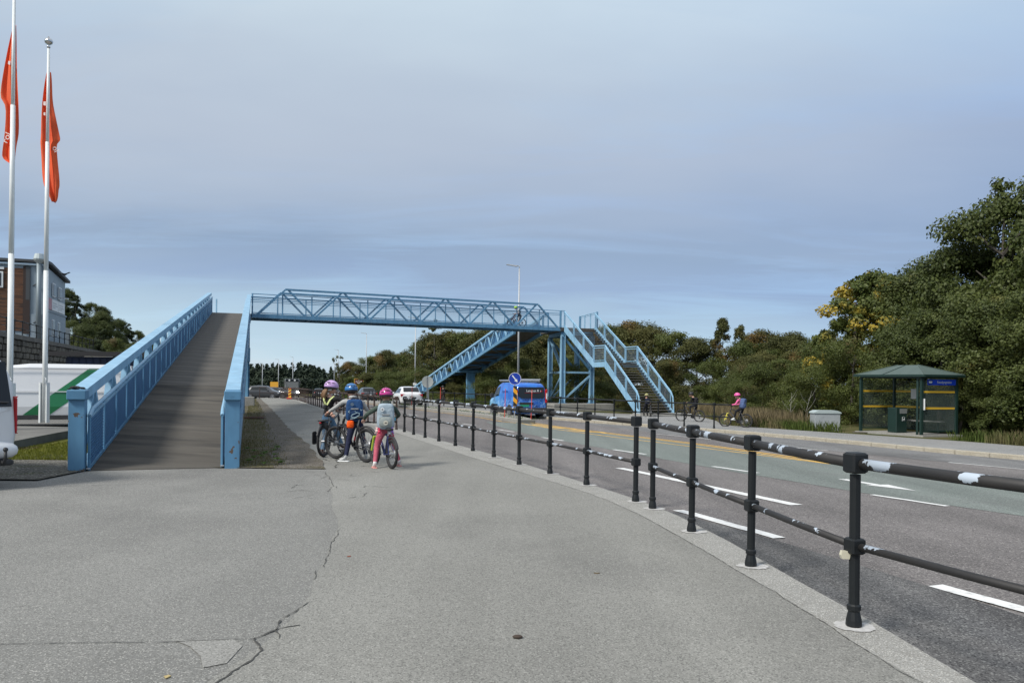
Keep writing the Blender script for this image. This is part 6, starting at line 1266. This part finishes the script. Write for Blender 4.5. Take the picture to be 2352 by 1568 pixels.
def helmet(t,Mh,s,m,kind='road',liner=None):
    """closed shell; vents are black patches laid on it, painting in the shade of openings"""
    q=s; a=MB(); a.X=Mh@Matrix.Translation((0,-.008*q,.030*q))@Matrix.Rotation(R(-6),4,'X')
    RX,RY,RZ=.116*q,.140*q,.120*q; a.ell((0,0,0),(RX,RY,RZ),22,12,-.16,1); h=L_(a,'helmet',m,t,True)
    b=MB(); b.X=a.X; b.ell((0,0,-.004*q),(RX*.96,RY*.96,RZ*.95),20,6,-.38,.1); L_(b,'helmet_liner',liner or M_dkplastic,h,True)
    v=MB(); v.X=a.X
    def slot(lon,lat,len_,wid,along='lon'):
        c=[];n=12
        for fr,e in ((1,1.014),(.66,1.02),(.33,1.024)):
            for i in range(n):
                th=6.283*i/n; dl=fr*(len_*math.cos(th) if along=='lon' else wid*math.cos(th)); dp=fr*(wid*math.sin(th) if along=='lon' else len_*math.sin(th)); lo,la=R(lon+dl/max(.3,math.cos(R(lat)))),R(min(88,lat+dp)); c.append((RX*e*math.cos(la)*math.cos(lo),RY*e*math.cos(la)*math.sin(lo),RZ*e*math.sin(la)))
        v.add(c,[tuple(range(2*n,3*n))]+[(k*n+i,k*n+(i+1)%n,(k+1)*n+(i+1)%n,(k+1)*n+i) for k in (0,1) for i in range(n)])
    if kind=='road':
        for sd in (0,1):
            for lo,la,l in ((-75,30,17),(-45,28,17),(-15,30,17),(18,32,17),(48,30,15)): slot(lo if sd==0 else 180-lo,la,5,l*.75,'lat')
            slot(-70 if sd==0 else 250,62,9,3.5); slot(-30 if sd==0 else 210,60,12,3.5)
        slot(-90,12,16,4)
    elif kind=='skate':
        for lo in (-125,-90,-55): slot(lo,58,5,6)
        slot(-90,28,27,6); slot(-135,14,15,4); slot(-45,14,15,4)
        for lo in (-160,-20,40,90,140): slot(lo,38,10,5)
    elif kind=='city':
        for lo in (-150,-128,-106): slot(lo,40,3.4,13,'lat')
        slot(-60,38,17,4.5); slot(-50,24,17,4.5); slot(-78,18,12,4); slot(-10,30,16,4); slot(170,30,16,4)
    L_(v,'helmet_vents',mat('vent_black',(.01,.01,.012),.8),h); return h  # black patches just above the shell, shade of the vents put into colour
def backpack(t,che,f,s,m,w=.30,h=.42,d=.17,pocket=None,drop=0,lab=True,straps=True,tilt=0):
    r=V((f.y,-f.x,0)); X=Matrix(((r.x,-f.x,0,che.x-f.x*.17*s),(r.y,-f.y,0,che.y-f.y*.17*s),(0,0,1,che.z-.10*s-drop),(0,0,0,1)))@Matrix.Rotation(tilt,4,'X')
    w,h,d=w*s,h*s,d*s; b=MB(); b.X=X; n=[(-.5,-.36),(-.42,-.5),(.42,-.5),(.5,-.36),(.47,.3),(.40,.47),(.28,.5),(-.28,.5),(-.40,.47),(-.47,.3)]
    K=[(-.5,.86),(-.3,.98),(.15,1.0),(.42,.93),(.5,.80)]; vs=[]
    for (y,k) in K: vs+=[(x*w*k,y*d,z*h*k) for x,z in n]
    N_=len(n); fs=[tuple(range(N_)),tuple(range(4*N_+N_-1,4*N_-1,-1))]+[(j*N_+i,(j+1)*N_+i,(j+1)*N_+(i+1)%N_,j*N_+(i+1)%N_) for j in range(4) for i in range(N_)]
    b.add(vs,fs); bp=tag(L_(b,'backpack',m,t,True,sub=1)); 
    q=MB(); q.X=X; q.cbox((0,d*.5,-.20*h),(w*.72,d*.32,h*.42),.03*s); L_(q,'pocket',pocket or m,bp,True,sub=1)
    q=MB(); q.X=X; q.tube([(-.05*s,-.02,h*.47),(-.04*s,0,h*.56),(.04*s,0,h*.56),(.05*s,-.02,h*.47)],.010*s,6); L_(q,'grab_handle',M_dkplastic,bp)
    q=MB(); q.X=X; q.cbox((0,d*.52,h*.07),(w*.42,.012,.028*s),.004); L_(q,'reflective_strip',mat('reflective_grey',(.24,.25,.25),.4),bp)
    for sd in (-1,1):
        q=MB(); q.X=X; q.tube([(sd*w*.30,-d*.45,h*.40),(sd*w*.36,-d*.95,h*.42),(sd*w*.42,-d*1.5,h*.30)],.016*s,6); L_(q,'strap',M_dkplastic,bp)
    return bp,X,w,h,d
def C_(n,c,c2=None,r=.85): return mat('cloth_'+n,c,r,0,c2 or tuple(v*.7 for v in c),9,.35,.65,6,.8,11,.03,.2)
def rider(label,blabel,rear,head,H,cols,hm,hk,bpc,bike={},z=None,lean=.5,crank=0,bps=(.28,.40,.17)):
    r=bike.get('r',.33); k=r/.33; wbs=bike.get('wbs',1.0); z0=G(*rear) if z is None else z
    if 'z' not in bike: bike['z']=z0
    b=bicycle(blabel,rear,head,**bike); f=V((math.cos(head),math.sin(head),0)); rt=V((f.y,-f.x,0)); o=V((rear[0],rear[1],z0)); s=H/1.42
    Q=lambda x,y,zz: f*x+rt*y+V((0,0,zz))
    pel=Q(.16*k,0,r+.50*k+.11*s); che=pel+Q(.26*s*lean*1.5,0,.33*s*(1-.12*lean)); hd=che+Q(.13*s,0,.235*s)
    hb=(wbs-.37*k,r+.70*k); hands=[Q(hb[0]-.05,-.25,hb[1]+.01),Q(hb[0]-.05,.25,hb[1]+.01)]
    bb=(.42*k,r*.86); a=crank; ft=[Q(bb[0]-.03+.15*k*math.cos(a),-.13,bb[1]+.15*k*math.sin(a)),Q(bb[0]-.03-.15*k*math.cos(a),.13,bb[1]-.15*k*math.sin(a))]
    t,Mh,s,(f2,r2,sh,che2,pel2)=person(label,o,H,head,pel,che,hd,hands,ft,cols,knee=[f+V((0,0,.6)),f+V((0,0,.6))],elbow=[-rt*.3-V((0,0,1)),rt*.3-V((0,0,1))])
    helmet(t,Mh,s,hm,hk)
    if bpc: backpack(t,che+V((0,0,-.02)),f,s,bpc,*bps,tilt=-.35*lean)
    return t
M_hpink=mat('helmet_hot_pink',(.80,.10,.34),.35,coat=.4); M_hmag=mat('helmet_magenta',(.46,.035,.22),.35,coat=.4); M_hlil=mat('helmet_lilac',(.52,.33,.60),.35,coat=.4); M_hblue=mat('helmet_blue',(.025,.13,.34),.35,0,(.03,.17,.42),3,coat=.4)
M_hgreen=mat('helmet_lime',(.35,.60,.05),.4); M_hyel=mat('helmet_yellowish',(.45,.42,.18),.4); M_hblk=mat('helmet_black',(.015,.015,.017),.4)
blk=C_('black',(.014,.014,.016)); dkt=C_('dark_trousers',(.018,.019,.024))
cyc=math.atan2(.66,-.75)
rider('child in a hot pink helmet and pink jacket riding on the far pavement','black mountain bicycle with a yellow fork ridden by the child in pink',(10.75,35.35),cyc,1.36,dict(top=C_('bright_pink',(.80,.16,.36)),leg=dkt,shoe=M_fr,cuff=C_('bright_pink',(.80,.16,.36))),M_hpink,'city',C_('denim_blue_pack',(.10,.15,.30)),dict(fork=mat('yellow_fork',(.80,.70,.12),.35),wbs=1.02),lean=.42,crank=.5,bps=(.32,.50,.24))
rider('child all in black with a black backpack riding right of the stairs','black bicycle ridden by the child in black beside the stairs',(10.05,41.3),math.atan2(.55,-.8),1.38,dict(top=blk,leg=dkt,shoe=blk,cuff=blk),M_hblk,'road',C_('black_pack',(.02,.02,.024)),dict(wbs=1.02),lean=.5,crank=1.2)
rb_=BP(19.9,1.3,0); rider('cyclist in a lime helmet and pale top crossing on the bridge span','dark red bicycle ridden across the bridge span',(rb_.x,rb_.y),math.atan2(-bu.y,-bu.x),1.38,dict(top=C_('pale_grey_top',(.60,.56,.52)),leg=dkt,shoe=M_fr,cuff=M_skin),M_hgreen,'road',C_('black_pack',(.02,.02,.024)),dict(c=(.10,.012,.015),r=.31),z=ZB+.285,lean=.85,crank=-1.2)
rider('cyclist in black far off by the foot of the far ramp','black bicycle of the far cyclist at the foot of the far ramp',(-6.1,69.3),math.atan2(.93,-.36),1.45,dict(top=blk,leg=C_('dark_maroon',(.06,.025,.025)),shoe=blk,cuff=blk),M_hblk,'road',C_('black_pack',(.02,.02,.024)),{},lean=.3,crank=.4)
# child standing at the foot of the stairs
z0=G(8.3,47.9)+.02; f=math.atan2(.9,-.3)
t,Mh,s,ex=person('child in black with a yellowish helmet standing at the foot of the stairs',(8.35,47.9,z0),1.40,f,(0,0,.74),(.02,.06,1.06),(.05,.12,1.30),[(-.36,.10,.98),(.30,.25,.86)],[(-.12,0,0),(.12,.1,0)],dict(top=blk,leg=dkt,shoe=blk,cuff=M_fr),elbow=[V((-1,0,.2)),V((1,0,-.6))],head_turn=-.7)
helmet(t,Mh,s,M_hyel,'road'); backpack(t,V((.02,.06,1.06)),V((math.cos(f),math.sin(f),0)),s,C_('navy_pack',(.025,.03,.055)),.30,.38,.16)
bicycle('black bicycle held by the child at the foot of the stairs',(8.62,47.75),math.atan2(1,.15),r=.30,wbs=.95)
# ---------------- three children in front
# left child
k1=(-3.83,16.0); z1=G(*k1); fa=R(66)
b1=bicycle('dark bicycle with a mudguard and rack under the left child',(-3.80,15.62),R(80),r=.32,wbs=1.0,rack=True,c=(.03,.03,.035),lean=0)
L_(MB().cbox((-.02,0,.74),(.34,.12,.03),.01).cbox((-.05,0,.67),(.12,.12,.10),.02),'rack',M_dkplastic,b1); L_(MB().cbox((-.19,0,.70),(.02,.05,.03),.008),'rear_light',M_red,b1); L_(MB().cbox((.30,.34,.36),(.16,.05,.26),.02),'side_bag',blk,b1)
jean=C_('blue_jeans',(.075,.145,.235),(.11,.19,.29)); bsw=C_('black_sweater',(.018,.018,.019),(.028,.027,.027))
t,Mh,s,(f_,r_,sh,che,pel)=person('child in a lilac helmet, black sweater and jeans, leftmost of the three waiting',(k1[0],k1[1],z1),1.46,fa,(0,0,.80),(.04,.0,1.13),(.085,.02,1.395),[(.16,-.22,.86),(.26,.03,1.0)],[(-.10,.02,.0),(.26,.40,.0)],dict(top=bsw,leg=jean,shoe=C_('brown_shoe',(.10,.06,.05)),cuff=bsw,hair=M_hairb,sole=mat('shoe_sole_pale',(.45,.42,.40),.7),hem=.06),elbow=[V((-.8,-.7,-.4)),V((.9,.2,-.5))],head_turn=R(-22))
helmet(t,Mh,s,M_hlil,'city')
m=MB(); m.X=Mh
for a,(dx,dy,l) in enumerate(((-.01,-.10,1),(-.03,-.105,.85),(.015,-.105,.9),(0,-.09,.7))):
    m.tube([(dx,dy,-.02),(dx*1.6,dy-.035,-.06),(dx*2.2-.03,dy-.05,-.13*l-.02),(dx*2.0-.045,dy-.03,-.22*l-.01),(dx*2-.04,dy-.01,-.27*l)],[.022,.03,.027,.018,.004],8)
L_(m,'ponytail',M_hairb,t,True)
m=MB(); m.X=Mh; m.tube([(-.08,-.02,-.02),(-.05,-.085,-.03),(.02,-.10,-.035),(.075,-.05,-.03)],[.012,.016,.016,.012],6); L_(m,'helmet_strap',M_fr,t)
Mr=mat('reflective_yellow',(.55,.60,.26),.5); b_=-f_
def band3(pts,wd,name,m,par,off):
    mb=MB(); P=[V(p) for p in pts]
    for i,p in enumerate(P):
        d=(P[min(i+1,len(P)-1)]-P[max(i-1,0)]).normalized(); sd=d.cross(off).normalized(); mb.v+=[tuple(p-sd*wd/2+off*.006),tuple(p+sd*wd/2+off*.006),tuple(p+sd*wd/2-off*.004),tuple(p-sd*wd/2-off*.004)]
    for i in range(len(P)-1):
        for a in range(4): mb.f.append((4*i+a,4*i+(a+1)%4,4*i+4+(a+1)%4,4*i+4+a))
    return L_(mb,name,m,par)
cc=che
band3([cc-r_*.105+V((0,0,.125)),cc-r_*.08+b_*.085+V((0,0,.09)),cc-r_*.03+b_*.125+V((0,0,.0)),cc+r_*.02+b_*.125+V((0,0,-.09))],.035,'reflective_strap',Mr,t,b_)
band3([cc+r_*.12+V((0,0,.10)),cc+r_*.10+b_*.105+V((0,0,.03)),cc+r_*.04+b_*.128+V((0,0,-.08))],.035,'reflective_strap',Mr,t,b_)
L_(MB().cbox(tuple(cc+r_*.02+b_*.14+V((0,0,-.12))),(.10,.05,.09),.02,fa),'harness_buckle',M_dkplastic,t)
L_(MB().tube([cc-r_*.02+b_*.15+V((0,0,-.08)),cc+b_*.16+V((0,0,.03)),cc+r_*.035+b_*.15+V((0,0,-.07))],.007,5),'cord',Mr,t)
# middle child
k2=(-3.02,14.98); z2=G(*k2); fa=R(104)
bicycle('black and red mountain bicycle under the child in the blue helmet',(-2.75,14.62),R(138),r=.325,wbs=.98,c=(.025,.025,.028),c2=(.35,.02,.03),steer=.12,extras=('mudguard',),letters='TERRA')
gsw=C_('light_grey_sweater',(.42,.42,.405),(.33,.33,.32)); nav=C_('navy_trousers',(.016,.020,.045),(.024,.028,.06))
t,Mh,s,(f_,r_,sh,che,pel)=person('child in a blue helmet and grey sweater with a dark blue backpack',(k2[0],k2[1],z2),1.42,fa,(0,0,.76),(-.07,.0,1.10),(-.11,.03,1.345),[(-.62,.16,.90),(.10,.36,1.0)],[(-.15,-.22,0),(.17,.14,0)],dict(top=gsw,leg=nav,shoe=C_('white_trainers',(.55,.55,.53),(.30,.31,.32)),cuff=gsw,hair=M_haird,sole=M_fr),elbow=[V((-.35,-.5,-.55)),V((.6,.1,-.8))],head_turn=R(12),toe=[V((-.95,.25,0)).normalized(),V((-.3,.95,0)).normalized()])
helmet(t,Mh,s,M_hblue,'road')
bc_=V((math.cos(R(104)),math.sin(R(104)),0)); nvp=C_('navy_blue_pack',(.020,.060,.155),(.028,.08,.20)); bp,X,w_,h_,d_=backpack(t,V((-.045,.01,1.08)),bc_,s,nvp,.345,.44,.18,C_('navy_blue_pocket',(.014,.038,.10)))
q=MB(); q.X=X; q.tube([(-.05,d_*.62+.0,h_*.27),(-.05,d_*.64,h_*.27)],.032,18); L_(q,'round_patch',C_('grey_blue_patch',(.13,.18,.24)),bp)
q=MB(); q.X=X; q.tube([(.0,d_*.70,-h_*.02),(.04,d_*.72,-h_*.10),(-.05,d_*.72,-h_*.18),(-.07,d_*.70,-h_*.27),(.0,d_*.72,-h_*.30),(.08,d_*.72,-h_*.22),(.09,d_*.71,-h_*.12),(.03,d_*.72,-h_*.08)],.0065,5).tube([(-.08,d_*.70,-h_*.36),(0,d_*.73,-h_*.33),(.08,d_*.70,-h_*.26)],.006,5).tube([(-.10,d_*.66,.0),(-.12,d_*.66,-.03),(-.09,d_*.66,-.04)],.005,5).tube([(.10,d_*.66,.03),(.12,d_*.66,.0),(.14,d_*.66,.02)],.005,5); L_(q,'elastic_cord',mat('pale_blue_cord',(.36,.50,.55),.6),bp)
q=MB(); q.X=X; q.cbox((-.075,d_*.45,-h_*.60),(.14,.06,.15),.02); q.v=[(x+.25*(z-X.translation.z+.2)*.2,y,z) for x,y,z in q.v]; L_(q,'orange_rain_cover',C_('orange_cover',(.95,.13,.015),(.75,.07,.01)),bp,True,sub=1)
m=MB(); 
for a in (0,): m.ell(che+V((0,0,.13))-f_*.02,(.085,.075,.04),12,6)
L_(m,'hood',gsw,t,True)
# right child
k3=(-2.27,13.85); z3=G(*k3); fa=R(110)
bicycle('small child bicycle with a lime yellow fork under the girl in pink trousers',(-2.10,13.56),R(120),r=.262,wbs=.86,c=(.02,.03,.12),fork=mat('lime_fork',(.42,.55,.06),.4),tyre=.027,rack=True,letters='WAVE')
grn=C_('green_jacket',(.050,.072,.058),(.07,.095,.078)); pk=C_('dusty_pink_trousers',(.40,.085,.125),(.46,.11,.15))
t,Mh,s,(f_,r_,sh,che,pel)=person('child in a magenta helmet, green jacket and pink trousers with a pale backpack',(k3[0],k3[1],z3),1.36,fa,(0,0,.70),(.0,.02,1.02),(.0,.05,1.275),[(-.40,.10,.85),(.12,.40,.86)],[(-.145,-.19,0),(.235,.17,0)],dict(top=grn,leg=pk,shoe=C_('white_pink_shoes',(.68,.60,.58),(.75,.72,.70)),cuff=grn,hair=M_hairb,sole=mat('pink_sole',(.60,.25,.22),.6)),elbow=[V((-.8,-.35,-.5)),V((1,-.3,-.25))])
helmet(t,Mh,s,M_hmag,'skate')
L_(MB().ell(che+V((0,0,.135))-f_*.03,(.10,.095,.045),14,7),'hood',grn,t,True)
L_(MB().ell(pel+V((.03,-.02,.06)),(.135,.10,.10),14,7),'jacket_hem',grn,t,True)
bc_=V((math.cos(R(100)),math.sin(R(100)),0)); lb_=C_('pale_blue_pack',(.36,.43,.48),(.27,.34,.39)); bp,X,w_,h_,d_=backpack(t,V((.0,.03,1.01)),bc_,s,lb_,.34,.50,.19,C_('grey_mesh_pocket',(.22,.25,.24),(.32,.35,.34)))
q=MB(); q.X=X; q.tube([(-.06,d_*.62,h_*.27),(-.06,d_*.645,h_*.27)],.034,18); L_(q,'round_patch',M_fr,bp); q=MB(); q.X=X; q.tube([(-.078,d_*.66,h_*.26),(-.05,d_*.66,h_*.29),(-.055,d_*.66,h_*.25)],.005,4); L_(q,'patch_mark',M_dkplastic,bp)
q=MB(); q.X=X; q.tube([(.0,d_*.68,-h_*.22),(.0,d_*.70,-h_*.22)],.042,16); L_(q,'pocket_emblem',mat('emblem_cream',(.50,.48,.40),.7),bp); q=MB(); q.X=X; q.prism([(-.025,-h_*.24),(.03,-h_*.24),(.005,-h_*.19),(-.005,-h_*.205)],'y',d_*.705,d_*.715); L_(q,'emblem_mark',mat('emblem_dark',(.06,.045,.035),.8),bp)
for (x,y,z,m,n) in ((-.15,.05,-.53,mat('plush_pink',(.72,.50,.47),.95),'plush_charm'),(-.11,.06,-.56,mat('charm_red',(.60,.04,.10),.6),'key_charm'),(.11,.07,-.53,mat('charm_purple',(.30,.16,.55),.6),'key_charm'),(.08,.08,-.60,mat('plush_grey',(.26,.27,.30),.95),'plush_charm')):
    q=MB(); q.X=X; z*=h_; q.ell((x,y,z),(.030,.025,.034),10,6).ell((x,y,z+.045),(.022,.02,.022),8,5).ell((x-.018,y,z+.066),(.009,.008,.009),6,4).ell((x+.018,y,z+.066),(.009,.008,.009),6,4).ell((x-.03,y,z-.035),(.012,.012,.014),6,4).ell((x+.03,y,z-.035),(.012,.012,.014),6,4); L_(q,n,m,bp,True)
q=MB(); q.X=X; q.cbox((.165,-.02,-h_*.10),(.03,.05,.05),.005); L_(q,'blue_tag',mat('tag_blue',(.08,.35,.50),.5),bp)
